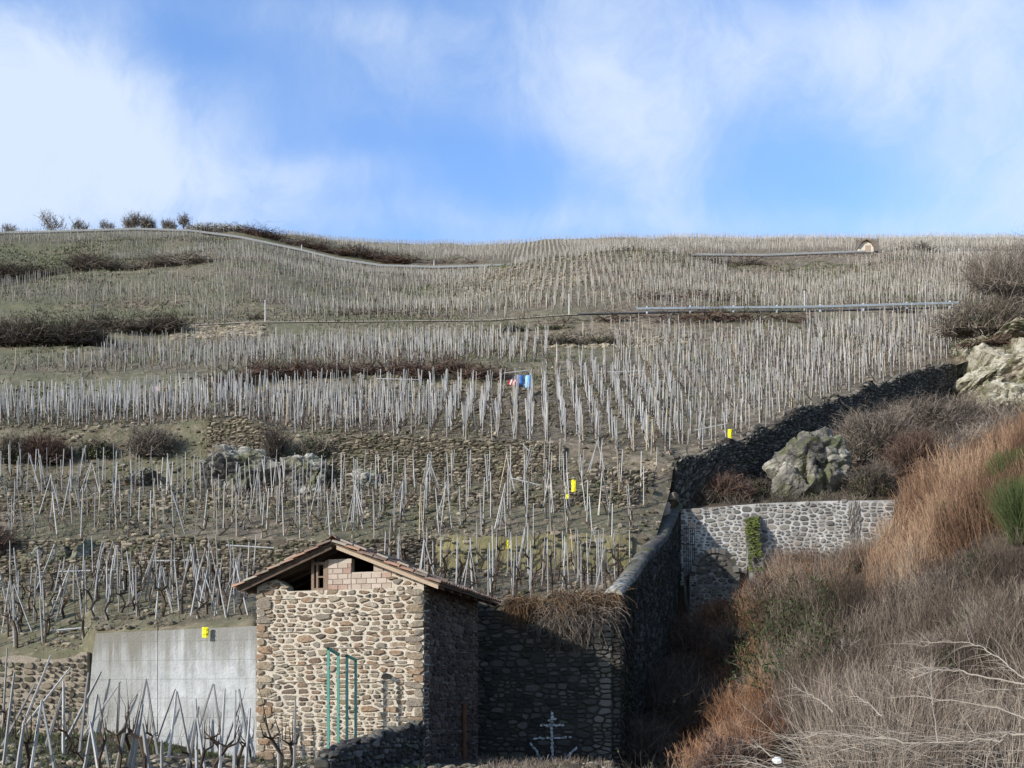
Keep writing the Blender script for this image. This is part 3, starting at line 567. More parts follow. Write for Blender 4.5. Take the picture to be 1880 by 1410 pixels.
def side_wall(c0, name, sgn, stone=True):
    g = M(); b = np.array([[*(c0+BDIR*k), ZB] for k in np.linspace(.451, HL-.451, 8)]); t = b.copy(); t[:, 2] = ZE-.05
    if name == 'right_wall': b = np.array([[*(c0+BDIR*k), ZB] for k in np.linspace(.451, HL, 8)]); t = b.copy(); t[:, 2] = ZE-.05
    backing(g, b, t, .45, 0, dirn=LD3*sgn, tone=.2)
    if stone:
        b2 = np.array([[*(c0+BDIR*k), ZB] for k in np.linspace(.0, HL, 8)]); t2 = b2.copy(); t2[:, 2] = ZE-.05
        stone_face(g, b2, t2, .46, .19, .03, .05, 1, hr, K=12, sharp=.6, lift=.47, side=1 if np.cross([*BDIR, 0], [0, 0, 1])[0]*(-sgn)*LD3[0] > 0 else -1)
    if sgn > 0: bands(g, lambda x, z: np.array([*(c0+BDIR*x), z])-LD3*.002, HL, ZB+.47, ZE-.3, .03, hr, .9)
    return g.build(name, [MAT['mortar_shaded'], MAT['stone_shaded']], hut)
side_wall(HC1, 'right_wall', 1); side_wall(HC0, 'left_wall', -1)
g = M(); b = HC0+BDIR*(HL-.45)
P_ = [(0, ZB), (HW, ZB), (HW, ZE-.06), (2.5, ZR-.06), (0, ZE-.06)]
prism(g, P_, .45, 0, .3, d=HL-.448); g.build('back_wall', [MAT['mortar_hut']], hut)
for e_, (sa, sgn) in enumerate(((0.0, 1), (HW, -1))):
    pass
# brick infill, window frame, joists
g = M(); 
def brickpatch(s0, s1, z0, z1, seed, bw=.30, bh=.15):
    prism(g, [(s0, z0), (s1, z0), (s1, min(z1, zslope(s1)-.08)), (s0, min(z1, zslope(s0)-.08))], .2, 0, d=.07)
    r = np.random.default_rng(seed); z = z0; row = 0
    while z+bh*.8 < z1:
        s = s0-(row % 2)*bw/2
        while s < s1:
            a = max(s, s0)+.01; b_ = min(s+bw, s1)-.01
            if b_-a > .05 and z+bh < zslope((a+b_)/2)-.06:
                c = hp([(a+b_)/2], z+bh/2, .07)[0]; g.box(c, (b_-a, .04+r.uniform(0, .02), bh-.018), R(-15), 1, r.random())
            s += bw
        z += bh; row += 1
brickpatch(2.17, 2.87, ZG, 3.84, 1); brickpatch(2.872, 4.098, ZG, 3.46, 2); brickpatch(3.53, 4.098, 3.462, 3.95, 3)
g.build('brick_infill', [MAT['brick_joint'], MAT['brick']], hut)
g = M()
for s0, s1, z0, z1 in [(1.66, 1.74, ZG, 3.86), (2.09, 2.17, ZG, 3.82), (1.74, 2.09, 3.70, 3.78), (1.74, 2.09, ZG, 3.05), (1.81, 1.87, 3.05, 3.70), (1.87, 2.09, 3.34, 3.38), (2.03, 2.09, 3.05, 3.34), (2.03, 2.09, 3.38, 3.70)]:
    prism(g, [(s0, z0), (s1, z0), (s1, z1), (s0, z1)], .09, 0, .9, d=.05)
g.build('window_frame', MAT['wood'], hut)
# roof deck, rafters, barge boards, barrel tiles
RDF = -.34; RLEN = HL+.85
def rp(s, up, d):
    p = HC0-LDIR*s+BDIR*d; sl = 2.52; z = ZE+(ZR-ZE)*(1-abs(s-2.5)/sl); return np.array([p[0], p[1], z+up])
roof = M()
SE0, SE1 = -.46, 5.58
for (a, b) in ((SE0, 2.5), (2.5, SE1)):
    V = [rp(a, 0, RDF), rp(b, 0, RDF), rp(b, 0, RDF+RLEN), rp(a, 0, RDF+RLEN)]; V += [v+np.array([0, 0, .05]) for v in V]
    roof.add(V, [[0, 1, 2, 3], [4, 7, 6, 5], [0, 4, 5, 1], [1, 5, 6, 2], [2, 6, 7, 3], [3, 7, 4, 0]], 0, .4)
rt = roof.build('roof_deck', MAT['wood'], hut)
g = M()
for d in np.arange(RDF+.5, RDF+RLEN, .75):
    for (a, b) in ((SE0+.05, 2.5), (2.5, SE1-.05)):
        V = [rp(a, -.10, d), rp(b, -.10, d), rp(b, -.10, d+.08), rp(a, -.10, d+.08)]; V += [v+np.array([0, 0, .097]) for v in V]
        g.add(V, [[0, 1, 2, 3], [4, 7, 6, 5], [0, 4, 5, 1], [1, 5, 6, 2], [2, 6, 7, 3], [3, 7, 4, 0]], 0, .3)
g.build('rafters', MAT['wood'], hut)
g = M()
for (a, b, t_) in ((SE0+.1, 2.45, .2), (2.6, SE1-.04, .95)):
    V = [rp(a, -.11, RDF+.02), rp(b, -.11, RDF+.02), rp(b, -.11, RDF+.06), rp(a, -.11, RDF+.06)]; V += [v+np.array([0, 0, .107]) for v in V]
    g.add(V, [[0, 1, 2, 3], [4, 7, 6, 5], [0, 4, 5, 1], [1, 5, 6, 2], [2, 6, 7, 3], [3, 7, 4, 0]], 0 if t_ < .5 else 1, t_)
g.build('barge_board', [MAT['wood'], MAT['wood_pale']], hut)
g = M(); tr = np.random.default_rng(4)
def barrel(p0, p1, r0, r1, tone):
    d = p1-p0; d /= np.linalg.norm(d); x = BD3; up = np.cross(x, d); up *= np.sign(up[2])
    K = 6; an = np.linspace(0, math.pi, K+1); V = []
    for (p, r) in ((p0, r0), (p1, r1)):
        for a in an: V.append(p+x*math.cos(a)*r+up*math.sin(a)*r*.8)
        for a in an: V.append(p+x*math.cos(a)*(r-.018)+up*(math.sin(a)*r*.8-.018*math.sin(a)-.002))
    n = K+1; q = []
    for i in range(K):
        q += [[i, i+1, 2*n+i+1, 2*n+i], [n+i, 3*n+i, 3*n+i+1, n+i+1], [i, n+i, n+i+1, i+1], [2*n+i, 2*n+i+1, 3*n+i+1, 3*n+i]]
    g.add(V, q, 0, tone)
for sd, (a, b) in enumerate(((2.46, SE0-.07), (2.54, SE1+.07))):
    nt_ = 8; st_ = (b-a)/nt_
    for k, d in enumerate(np.arange(RDF-.04, RDF+RLEN, .205)):
        for i in range(nt_):
            s0 = a+st_*(i-.12); s1 = a+st_*(i+1.02)
            j1 = tr.uniform(-.012, .012)
            if (s0-2.5)*(s1-2.5) < 0: s0 = 2.5+math.copysign(.01, s1-2.5)
            barrel(rp(s0, .055+j1, d+tr.uniform(-.01, .01)), rp(s1, .085+j1, d+tr.uniform(-.01, .01)), .085, .105, tr.random())
for d in np.arange(RDF-.05, RDF+RLEN, .36):
    p0 = rp(2.5, .13, d); p1 = rp(2.5, .15, d+.42); dd = p1-p0
    K = 6; an = np.linspace(0, math.pi, K+1); V = []
    for p, r in ((p0, .13), (p1, .11)):
        for a in an: V.append(p+LD3*math.cos(a)*r+np.array([0, 0, 1])*math.sin(a)*r*.8)
    g.add(V, [[i, i+1, K+2+i, K+1+i] for i in range(K)]+[[0, 1, 2, 3]]+[[3, 4, 5, 6]], 0, tr.random())
# loose stones that weigh the verge tiles down
for s in (3.3, 3.95, 4.55, 5.1, 1.2, 2.9):
    c = rp(s, .2, RDF+.12); g.box(c, (.34*tr.uniform(.8, 1.2), .22, .05), R(-15), 0, tr.uniform(.8, 1), tilt=(.37 if s > 2.5 else -.37))
g.build('roof_tiles', MAT['tile'], hut)
g = M(); p = np.array([*(HC1+BDIR*3.3), 0])-LD3*.10; g.tubes([p+[0, 0, ZB]], [p+[0, 0, -.2]], .07, .07, 8); g.build('rusty_pipe', MAT['rust'], hut)

# green metal frames standing in front of the hut
def gframe(pts, D, label):
    base = px(pts[0][0], pts[0][1], D); r_ = empty('metal_frame', base, label, 'metal frame', 'green metal frames')
    P_ = [px(u, v, D+dd) for u, v, dd in pts]
    for k, nm in enumerate(('post', 'top_bar', 'post')):
        g = M(); a, b = P_[k], P_[k+1]
        if nm == 'top_bar': d = (b-a)/np.linalg.norm(b-a); a = a-d*.035; b = b+d*.035
        else:
            if k == 0: b = b-[0, 0, .04]
            else: a = a-[0, 0, .04]
        g.tubes([a], [b], .047, .047, 4, 0, .6, ph=[math.pi/4]); po = g.build(nm, MAT['green_metal'], r_)
        if nm == 'post':
            for t in (.2, .55, .85):
                g = M(); q = a+(b-a)*t; g.box(q-[0, .04, 0]-base, (.03, .03, .05), 0); h = g.build('hinge', MAT['metal']); h.parent = po
gframe([(603, 1408, 0), (603, 1191, 0), (621, 1201, .5), (621, 1398, .5)], 26.0, 'taller green metal frame standing against the front of the stone hut')
gframe([(637, 1366, 0), (637, 1204, 0), (653, 1212, .5), (653, 1360, .5)], 26.3, 'shorter green metal frame standing beside the taller one before the hut')

# low wall running from the hut's corner towards the camera, its right face in the shade
def runwall(name, label, pts, thick, tw, th, mats, gap=.03, dep=.07, seed=0, dirn=(-1, .15, 0), K=8, end=True, drop=.05, step=.5, cat='stone wall', side=None, topstones=True, rag=.0):
    pts = np.array(pts, float); d = np.r_[0, np.cumsum(np.linalg.norm(np.diff(pts[:, :2], axis=0), axis=1))]; s = np.linspace(0, d[-1], max(3, int(d[-1]/step)))
    q = np.stack([np.interp(s, d, pts[:, i]) for i in range(4)], 1); B = q[:, :3].copy(); T = q[:, [0, 1, 3]].copy(); T[:, 2] += rag*fbm(s*1.3, s*0+seed, 3)
    dn = np.array(dirn, float); dn /= np.linalg.norm(dn); g = M(); r = np.random.default_rng(seed)
    backing(g, B, T, thick, 0, dirn=dn); stone_face(g, B, T, tw, th, gap, dep, 1, r, K=K+2, drop=drop, side=side, wave=.06)
    if topstones:
        n = int(s[-1]/.3)
        for k in range(n):
            sx = (k+.5)*.3; c = np.array([np.interp(sx, s, T[:, i]) for i in range(3)])+dn*thick*.5
            for q_ in (-.25, .25): rock(g, c+dn*q_*thick+[0, r.uniform(-.05, .05), r.uniform(-.03, .05)], thick*.36, .18*r.uniform(.8, 1.3), .09*r.uniform(.7, 1.6), int(r.integers(9999)), sub=1, planes=8, mi=1)
    if end:
        for e in (0, -1):
            B2 = np.array([B[e], B[e]+dn*thick]); T2 = np.array([T[e], T[e]+dn*thick]); stone_face(g, B2, T2, tw, th, gap, dep*.8, 1, r, K=K)
    o = g.build(name, [MAT[mats[0]], MAT[mats[1]]]); tag(o, label, cat); return o
p0 = px(778, 1332, 26.7); p1 = px(640, 1372, 22.5); p2 = px(608, 1400, 21.2)
runwall('low_wall', 'low mossy stone wall running from the hut corner towards the viewer', [(*p0[:2], -2.6, p0[2]), (*p1[:2], -2.6, p1[2]), (*p2[:2], -2.6, p2[2])], .4, .3, .16, ('joint_dark', 'stone_dark'), seed=31, dirn=(-1, .3, 0))

# wall with the painted anchor, and the boundary wall that climbs away from it
AW = [px(862, 1420, 34.05), px(1128, 1420, 34.05)]
g = M(); us = np.linspace(862, 1124, 16); B = np.array([px(u, 1425, 34.05) for u in us]); T = np.array([px(u, np.interp(u, [862, 930, 1040, 1124], [1108, 1112, 1104, 1098]), 34.05) for u in us])
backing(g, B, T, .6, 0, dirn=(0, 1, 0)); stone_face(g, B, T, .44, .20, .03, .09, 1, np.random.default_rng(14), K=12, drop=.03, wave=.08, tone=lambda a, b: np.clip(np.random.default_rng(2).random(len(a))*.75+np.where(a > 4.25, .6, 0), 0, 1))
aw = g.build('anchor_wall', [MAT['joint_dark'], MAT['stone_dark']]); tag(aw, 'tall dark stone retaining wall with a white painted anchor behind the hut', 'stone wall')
g = M(); ar = np.random.default_rng(3)
def dab(a, b, w, n):
    for k in range(n):
        t = (k+ar.uniform(.2, .8))/n; c = np.array(a)*(1-t)+np.array(b)*t
        pass
        L_ = math.hypot(b[0]-a[0], b[1]-a[1])/n*ar.uniform(.8, 1.4); an = math.atan2(-(b[1]-a[1]), b[0]-a[0]); p = px(c[0]+ar.uniform(-1, 1), c[1]+ar.uniform(-1, 1), 33.93)
        K = 7; th_ = np.arange(K)/K*2*math.pi; rx, rz = L_/F*34*.68, w/F*34*.42
        X = np.cos(th_)*rx*ar.uniform(.6, 1.2, K); Zz = np.sin(th_)*rz*ar.uniform(.6, 1.3, K)
        V = np.stack([p[0]+X*math.cos(an)-Zz*math.sin(an), np.full(K, p[1]), p[2]+X*math.sin(an)+Zz*math.cos(an)], 1)
        g.add(V, [list(range(K))], 0, ar.random())
for st_k in [((1013, 1308), (1014, 1408), 7, 15), ((991, 1332), (1036, 1331), 6, 8), ((980, 1356), (1050, 1354), 5, 10), ((974, 1364), (995, 1396), 6, 7), ((1058, 1372), (1034, 1398), 6, 6), ((1006, 1322), (1020, 1320), 6, 3)]:
    g = M(); dab(*st_k); p_ = g.build('painted_stroke', MAT['white']); p_.parent = aw
# boundary wall: coping + right face
C3 = np.array([px(u, v, D) for u, D, v in COPE]); C3[0, 1] = 34.0
gz = np.array([float(gul(x+.9, y)[0])-1.0 for x, y, _ in C3]); gz[0] = -2.6; gz[1] = min(gz[1], -.9)
bw = empty('boundary_wall', (C3[0, 0], C3[0, 1], gz[0]), 'boundary wall with a pale rounded coping climbing away beside the scrub', 'stone wall')
g = M(); s_ = np.r_[0, np.cumsum(np.linalg.norm(np.diff(C3[:, :2], axis=0), axis=1))]; ss = np.linspace(0, s_[-1], 34)
Tq = np.stack([np.interp(ss, s_, C3[:, i]) for i in range(3)], 1); Bq = Tq.copy(); Bq[:, 2] = np.interp(ss, s_, gz); off = np.array([.35, -.05, 0]); dn = np.array([-.94, .34, 0])
Bq[:, :2] += off[:2]; Tq2 = Tq.copy(); Tq2[:, :2] += off[:2]; Tq2[:, 2] -= .12
backing(g, Bq, Tq2, .62, 0, dirn=dn); stone_face(g, Bq, Tq2, .38, .18, .03, .07, 1, np.random.default_rng(15), K=8, side=None)
B2 = np.array([Bq[0]+dn*.62, Bq[0]]); T2 = np.array([Tq2[0]+dn*.62, Tq2[0]]); stone_face(g, B2, T2, .36, .19, .03, .06, 1, np.random.default_rng(16), K=8, tone=lambda a, b: .55+.4*np.random.default_rng(1).random(len(a)))
g.build('wall_body', [MAT['joint_black'], MAT['stone_shade_black']], bw)
g = M(); K = 9; an = np.linspace(-.15, math.pi+.15, K)
P_ = Tq+dn*0.0; al = np.gradient(P_, axis=0); al /= np.linalg.norm(al, axis=1, keepdims=True); V = []
for i, p in enumerate(P_):
    c = p+np.array([.35, -.05, -.14])+dn*.31; sd = -dn; w = .35*(1+.12*vn(i*1.7, 3.)); hgt = .26*(1+.2*vn(i*.9, 8.))
    for a in an: V.append(c+sd*math.cos(a)*w+np.array([0, -.2, .9])*math.sin(a)*hgt*(1+.12*float(vn(i*2.1, a*3.))))
V = np.array(V); n = len(P_); q = [[i*K+j, i*K+j+1, (i+1)*K+j+1, (i+1)*K+j] for i in range(n-1) for j in range(K-1)]
g.add(V, q, 0, np.repeat(np.clip(.95-.09*np.arange(n), .12, 1)+.3*np.array([float(vn(i*.5, 1.5)) for i in range(n)]), K)); g.add(V[:K], [list(range(K))], 0, .9); g.build('coping', MAT['rock'], bw, smooth=True)
# brick pillar with white cap at the top of the coping
pb = px(1220, 968, 44.6); pil = empty('gate_pillar', pb-[0, 0, .5], 'brick pillar with white rounded cap at the top of the boundary wall', 'pillar')
g = M(); bz = pb[2]-.5; r = np.random.default_rng(6); Hp = (968-922)/F*44.6+.5
g.box(pb+[0, .25, Hp/2-.5], (.52, .52, Hp), R(-12), 0, .5)
for k in range(int(Hp/.11)):
    for m_ in range(2):
        c = pb+np.array([(-.13+.26*m_)+(k % 2)*.03, -.02, -.5+.055+k*.11]); g.box(c, (.24, .05, .085), R(-12), 1, r.random())
g.build('shaft', [MAT['brick_joint'], MAT['brick']], pil)
g = M(); th_ = np.linspace(0, math.pi/2, 6)
def dome(g, c, rx, ry, rz, mi=0, tone=.5, nu=12, nv=6, r=None, j=.0, full=False):
    th = np.linspace(-math.pi/2 if full else 0, math.pi/2, nv); V = []
    for t in th:
        for k in range(nu):
            a = k/nu*2*math.pi; jj = 1+(r.uniform(-j, j) if r is not None else 0); V.append(c+np.array([math.cos(t)*math.cos(a)*rx*jj, math.cos(t)*math.sin(a)*ry*jj, math.sin(t)*rz*jj]))
    q = [[i*nu+k, i*nu+(k+1) % nu, (i+1)*nu+(k+1) % nu, (i+1)*nu+k] for i in range(nv-1) for k in range(nu)]
    g.add(V, q, mi, tone)
rock(g, px(1234, 916, 45.6), .46, .5, .36, 3, sub=3, rough=.08); g.build('cap', MAT['rock_pale'], pil)

# mortared wall in full sun, with buttress, iron gate and arched niche
g = M(); us = np.linspace(1240, 1642, 20); B = np.array([px(u, 1105 if u < 1560 else 1040, 45.75) for u in us]); T = np.array([px(u, np.interp(u, [1240, 1300, 1400, 1500, 1642], [936, 932, 924, 920, 918]), 45.75) for u in us])
backing(g, B, T, .6, 0, dirn=(0, 1, 0), tone=.62)
stone_face(g, B, T, .42, .21, .06, .05, 1, np.random.default_rng(17), K=13, sharp=.8, wave=.14, cellmin=.8)
mw = g.build('mortared_wall', [MAT['mortar_white'], MAT['stone_grey']]); tag(mw, 'sunlit grey stone wall with thick white mortar joints under the big rock', 'stone wall')
g = M(); bt = [px(1368, 952, 45.7), px(1396, 946, 45.7), px(1412, 1062, 45.7), px(1372, 1062, 45.7)]
fr = [px(1368, 954, 45.6), px(1392, 950, 45.6), px(1404, 1062, 43.7), px(1376, 1062, 43.7)]
V = np.array(bt+fr); V_full = V.copy(); V_full[[2, 3, 6, 7], 2] -= 2.2; V_full[[6, 7], 1] -= .8; g.add(V_full, [[4, 5, 6, 7], [0, 1, 5, 4], [1, 2, 6, 5], [3, 7, 4, 0], [2, 3, 7, 6]], 0, .1); b_ = g.build('buttress', MAT['mortar_white']); b_.parent = mw
g = M(); r = np.random.default_rng(2); n = 420; t = r.random(n)**1.3; k = r.random(n)
P_ = (V[4]*(1-k)[:, None]+V[5]*k[:, None])*(1-t)[:, None]+(V[7]*(1-k)[:, None]+V[6]*k[:, None])*t[:, None]; P_ = P_[(t < .9) & (vn(t*9, k*5) > -.28+.25*t)]+np.array([0, -.04, .02])
for p in P_: dome(g, p, .09, .07, .05, 0, r.random(), 5, 3, r, .3)
m_ = g.build('moss_cover', MAT['moss']); m_.parent = mw
# low arch at the wall foot
g = M(); A0 = px(1312, 1052, 44.2); an = np.linspace(0, math.pi, 12); r1 = .85; V = []
for yy in (0, 1.5):
    for a in an: V.append(A0+[math.cos(a)*r1, yy, math.sin(a)*r1*1.05])
g.add(V, [[i, i+1, 13+i, 12+i] for i in range(11)], 0, .5); g.F.append((np.array([list(range(12))])+g.n-24, 1))
for i in range(9):
    a = math.pi*(i+.5)/9; c = A0+[math.cos(a)*(r1+.1), -.03, math.sin(a)*(r1*1.05+.1)]; g.box(c, (.27, .12, .22), 0, 1, r.random(), tilt=-(a-math.pi/2))
B_ = np.array([A0+[-r1-.25, .02, -2.4], A0+[r1+.25, .02, -2.4]]); T_ = B_+[0, 0, 2.38]; backing(g, B_, T_, 1.4, 0, dirn=(0, 1, 0), tone=.1); stone_face(g, B_, T_, .36, .2, .04, .06, 1, np.random.default_rng(19), K=10)
for k in range(26):
    a, q = math.pi*np.random.default_rng(k).random(), .75*np.random.default_rng(k+50).random()**.6; c = A0+[math.cos(a)*q, .0, math.sin(a)*q]; rock(g, c, .15, .06, .09, k, sub=1, planes=8, mi=1)
a_ = g.build('arched_vault', [MAT['mortar_white'], MAT['stone_dark']]); tag(a_, 'small grey masonry vault at the foot of the mortared wall', 'vault')
gt = empty('iron_gate', px(1262, 1035, 44.6), 'narrow dark iron gate with upright bars beside the boundary wall', 'gate')
g = M()
for u in np.linspace(1256, 1275, 6): g.tubes([px(u, 1075, 44.6)], [px(u, 958+abs(u-1265)*.3, 44.6)], .018, .018, 6)
g.build('bars', MAT['old_iron'], gt)
for v in (970, 1000, 1030): g = M(); g.tubes([px(1254, v, 44.58)], [px(1277, v, 44.58)], .022, .022, 6); g.build('cross_bar', MAT['old_iron'], gt)

# long dark dry stone wall climbing to the right
DW = np.array([px(u, v-3, D-.15) for u, D, v in DRYW]); foot = np.array([float(gul(x, y-.3)[0])-.4 for x, y, _ in DW])
foot = np.minimum(foot, DW[:, 2]-1.2)
dw = runwall('dry_stone_wall', 'long dark dry stone wall climbing the slope to the right', [(DW[i, 0], DW[i, 1], foot[i], DW[i, 2]) for i in range(len(DW))], .5, .40, .15, ('joint_dark', 'stone_dark'), gap=.03, dep=.11, seed=41, dirn=(-.66, .75, 0), K=7, drop=.06, rag=.5, end=True)

# ------------------------------------------------------------------ rocks
def boulder(u, v, D, w, h, seed, label, m='rock', dy=1.0, group=None, **k):
    g = M(); rock(g, px(u, v, D), w/2/F*D*1.22, dy*1.1, h/2/F*D*1.22, seed, **k); return tag(g.build('boulder', MAT[m], smooth=False), label, 'boulder', group)
boulder(1490, 868, 49.6, 168, 164, 3, 'big grey rock standing above the mortared wall', dy=1.6, rough=.22, crack=.25, planes=34)
boulder(1450, 895, 48.6, 70, 80, 8, 'smaller lichened rock leaning on the left foot of the big grey rock', dy=.8, rough=.14)
g = M()
for (u, v, D, w, h, dy, s) in [(1850, 700, 71, 200, 150, 4.5, 5), (1925, 690, 70, 230, 190, 5, 6), (1868, 632, 74, 210, 64, 5, 7), (1800, 655, 74, 110, 80, 3, 9), (1850, 758, 66, 150, 110, 3, 12), (1935, 765, 64, 170, 160, 4, 13), (1795, 705, 70, 90, 70, 3, 14)]:
    rock(g, px(u, v, D), w/2/F*D, dy, h/2/F*D, s, rough=.17, crack=.18, planes=26)
tag(g.build('rock_outcrop', MAT['rock_pale'], smooth=False), 'pale bare rock outcrop at the right edge below the bushy tree', 'rock outcrop')
for i, (u, v, w, h, lab) in enumerate([(436, 872, 150, 110, 'rounded boulder under the short wall left of the dark cleft'), (396, 862, 70, 60, 'small boulder at the left shoulder of the rounded boulder'), (560, 876, 120, 96, 'split dark boulder just right of the dark cleft'),
        (676, 890, 90, 64, 'pale low boulder at the foot of the tall dry stone wall'), (262, 886, 60, 50, 'little pale boulder at the foot of the bushy bank')]):
    boulder(u, v, 47.6, w, h, 50+i, lab, dy=1.3, rough=.22, crack=.2, planes=28)
for i, (u, v, w, h, sh, lab) in enumerate([(112, 1034, 44, 72, .35, 'dark tilted slab of rock, the left one of two above the left stakes'), (150, 1032, 48, 72, .35, 'tilted rock slab with a dark side, right one of two above the left stakes'), (60, 1046, 60, 56, .3, 'low rock left of the two tilted slabs'), (205, 1052, 66, 44, .1, 'flat pale rock right of the two tilted slabs')]):
    boulder(u, v, 37.2, w, h, 70+i, lab, dy=.5, rough=.13, crack=.15, shear=sh)
# ------------------------------------------------------------------ loose stones (uncountable)
g = M(); V0, F0 = ICO[1]; n = 30000; u = rng.uniform(-60, 1240, n); D = np.sqrt(rng.uniform(29**2, 66**2, n)); x = (u-U0)/F*D
ok = (fbm(x*.45, D*.45, 4)+rng.normal(0, .25, n) > .10) & (D > np.maximum(np.interp(u, [-60, 470, 612, 1122], [31, 29.6, 34.2, 34.3]), dcut(u)+.3)); x, D = x[ok], D[ok]; n = len(x); z = hill(x, D)
sc = .03+.11*rng.random(n)**3.5; S3 = np.stack([sc*rng.uniform(.8, 1.6, n), sc*rng.uniform(.8, 1.4, n), sc*rng.uniform(.45, .9, n)], 1)
V = V0[None]*S3[:, None]*rng.uniform(.8, 1.15, (n, len(V0), 1))+np.stack([x, D, z+sc*.2], 1)[:, None]
g.add(V.reshape(-1, 3), (np.arange(n)[:, None, None]*len(V0)+F0[None]).reshape(-1, 3), 0, np.repeat(rng.random(n), len(V0)))
tag(g.build('loose_stones', MAT['stone_warm']), 'pale loose stones strewn over the terraces', 'stones', kind='stuff')

# ------------------------------------------------------------------ vineyard: stakes and vines
def variants(kind, n):
    out = []
    for k in range(n):
        r = np.random.default_rng(100+k); g = M()
        if kind == 'stake':
            m = 5; z = np.linspace(-.1, 1, m); b = np.cumsum(r.normal(0, .006, (m, 2)), 0); b -= b[0]
            P_ = np.stack([b[:, 0], b[:, 1], z], 1); rad = np.linspace(.034, .024, m)*r.uniform(.9, 1.15); rad[-1] *= .75
            tn = r.uniform(.15, .95)
            V = []; an = np.arange(5)*2*math.pi/5+r.random()
            for p, q in zip(P_, rad): V += [p+np.array([math.cos(a)*q, math.sin(a)*q, 0]) for a in an]
            Fq = [[i*5+j, i*5+(j+1) % 5, (i+1)*5+(j+1) % 5, (i+1)*5+j] for i in range(m-1) for j in range(5)]
            g.add(V, Fq, 0, tn); g.add(V[-5:], [[0, 1, 2, 3, 4]], 0, tn)
        else:
            h = r.uniform(.35, .6); k1 = np.array([r.uniform(-.12, .12), r.uniform(-.1, .1), h*.5]); top = np.array([r.uniform(-.1, .1), r.uniform(-.1, .1), h])
            g.chain([[0, 0, -.08], k1, top], [.038, .03, .034], 5, 0, r.random())
            for j in range(r.integers(3, 6)):
                a = r.uniform(0, 2*math.pi); p1 = top+np.array([math.cos(a)*.16, math.sin(a)*.16, r.uniform(.0, .14)]); p2 = p1+np.array([math.cos(a)*.05+r.uniform(-.08, .08), r.uniform(-.08, .08), r.uniform(.15, .5)])
                g.chain([top, p1, p2], [.022, .014, .005], 4, 0, r.random())
                p3 = p2+[r.uniform(-.15, .15), r.uniform(-.1, .1), r.uniform(.05, .4)]; g.chain([p2, p3], [.005, .003], 3, 0, r.random())
        me = g.build(kind, MAT['stake' if kind == 'stake' else 'vine']); out.append(me.data); bpy.data.objects.remove(me)
    return out
SV = variants('stake', 10); VV = variants('vine', 8)
CNT = {'s': 0, 'v': 0}
def put_stake(base, top, label, group, thick=1.0):
    d = Vector(top)-Vector(base); o = bpy.data.objects.new('vine_stake', SV[int(rng.integers(len(SV)))]); COL.objects.link(o); CNT['s'] += 1
    o.location = Vector(base); o.rotation_euler = d.to_track_quat('Z', 'Y').to_euler(); o.scale = (thick, thick, d.length); return tag(o, label, 'vine stake', group)
def put_vine(p, label, group):
    o = bpy.data.objects.new('grapevine', VV[int(rng.integers(len(VV)))]); COL.objects.link(o); CNT['v'] += 1
    o.location = tuple(float(a) for a in p); o.rotation_euler = (0, 0, rng.uniform(0, 6.28)); s = rng.uniform(.8, 1.4); o.scale = (s, s, s); return tag(o, label, 'grapevine', group)
# foreground stakes in front of the concrete wall, traced one by one at their own depths
FG = [((66, 1258), (5, 1368), 26), ((78, 1285), (56, 1425), 22), ((78, 1285), (101, 1425), 22.4), ((130, 1226), (78, 1292), 28.6), ((94, 1203), (70, 1262), 29), ((117, 1260), (92, 1345), 26), ((116, 1250), (117, 1392), 25), ((187, 1234), (137, 1330), 27.6),
      ((165, 1235), (142, 1420), 24), ((181, 1275), (152, 1430), 21.5), ((181, 1279), (203, 1430), 21.9), ((165, 1325), (185, 1430), 21), ((222, 1252), (188, 1300), 28.3), ((217, 1252), (214, 1352), 27.5),
      ((267, 1246), (232, 1430), 22), ((270, 1252), (288, 1372), 25.5), ((264, 1293), (241, 1430), 21.6), ((264, 1328), (276, 1430), 21.2), ((323, 1265), (288, 1359), 27.6), ((323, 1268), (308, 1402), 25), ((323, 1270), (345, 1372), 26.5),
      ((358, 1283), (361, 1420), 23.5), ((362, 1297), (343, 1425), 22), ((361, 1318), (378, 1430), 21.5), ((393, 1256), (355, 1372), 26), ((393, 1256), (408, 1372), 26.6), ((414, 1264), (407, 1376), 26.4), ((433, 1266), (429, 1425), 23.5),
      ((437, 1265), (456, 1384), 25.6), ((443, 1283), (411, 1372), 27), ((443, 1283), (468, 1388), 27), ((459, 1300), (450, 1430), 22.3), ((298, 1362), (298, 1440), 21), ((403, 1350), (402, 1440), 20.5), ((13, 1190), (7, 1292), 29.2), ((28, 1235), (4, 1425), 23),
      ((46, 1330), (30, 1430), 21), ((230, 1320), (212, 1430), 21.4), ((541, 1285), (541, 1425), 23.6), ((512, 1356), (511, 1440), 22.3)]
for (t, b, D) in FG:
    B_ = px(b[0], b[1], D); gzz = float(gul(B_[0], D)[0]); T_ = px(t[0], t[1], D)
    k = (T_[2]-gzz)/max(T_[2]-B_[2], .1); B_ = T_+(B_-T_)*k
    put_stake(B_, T_, 'weathered wooden vine stake in front of the concrete wall', 'foreground vine stakes', rng.uniform(1.0, 1.35))
    if rng.random() < .55: put_vine((B_[0]+rng.uniform(-.2, .2), D, gzz), 'dark gnarled grapevine in front of the concrete wall', 'foreground grapevines')
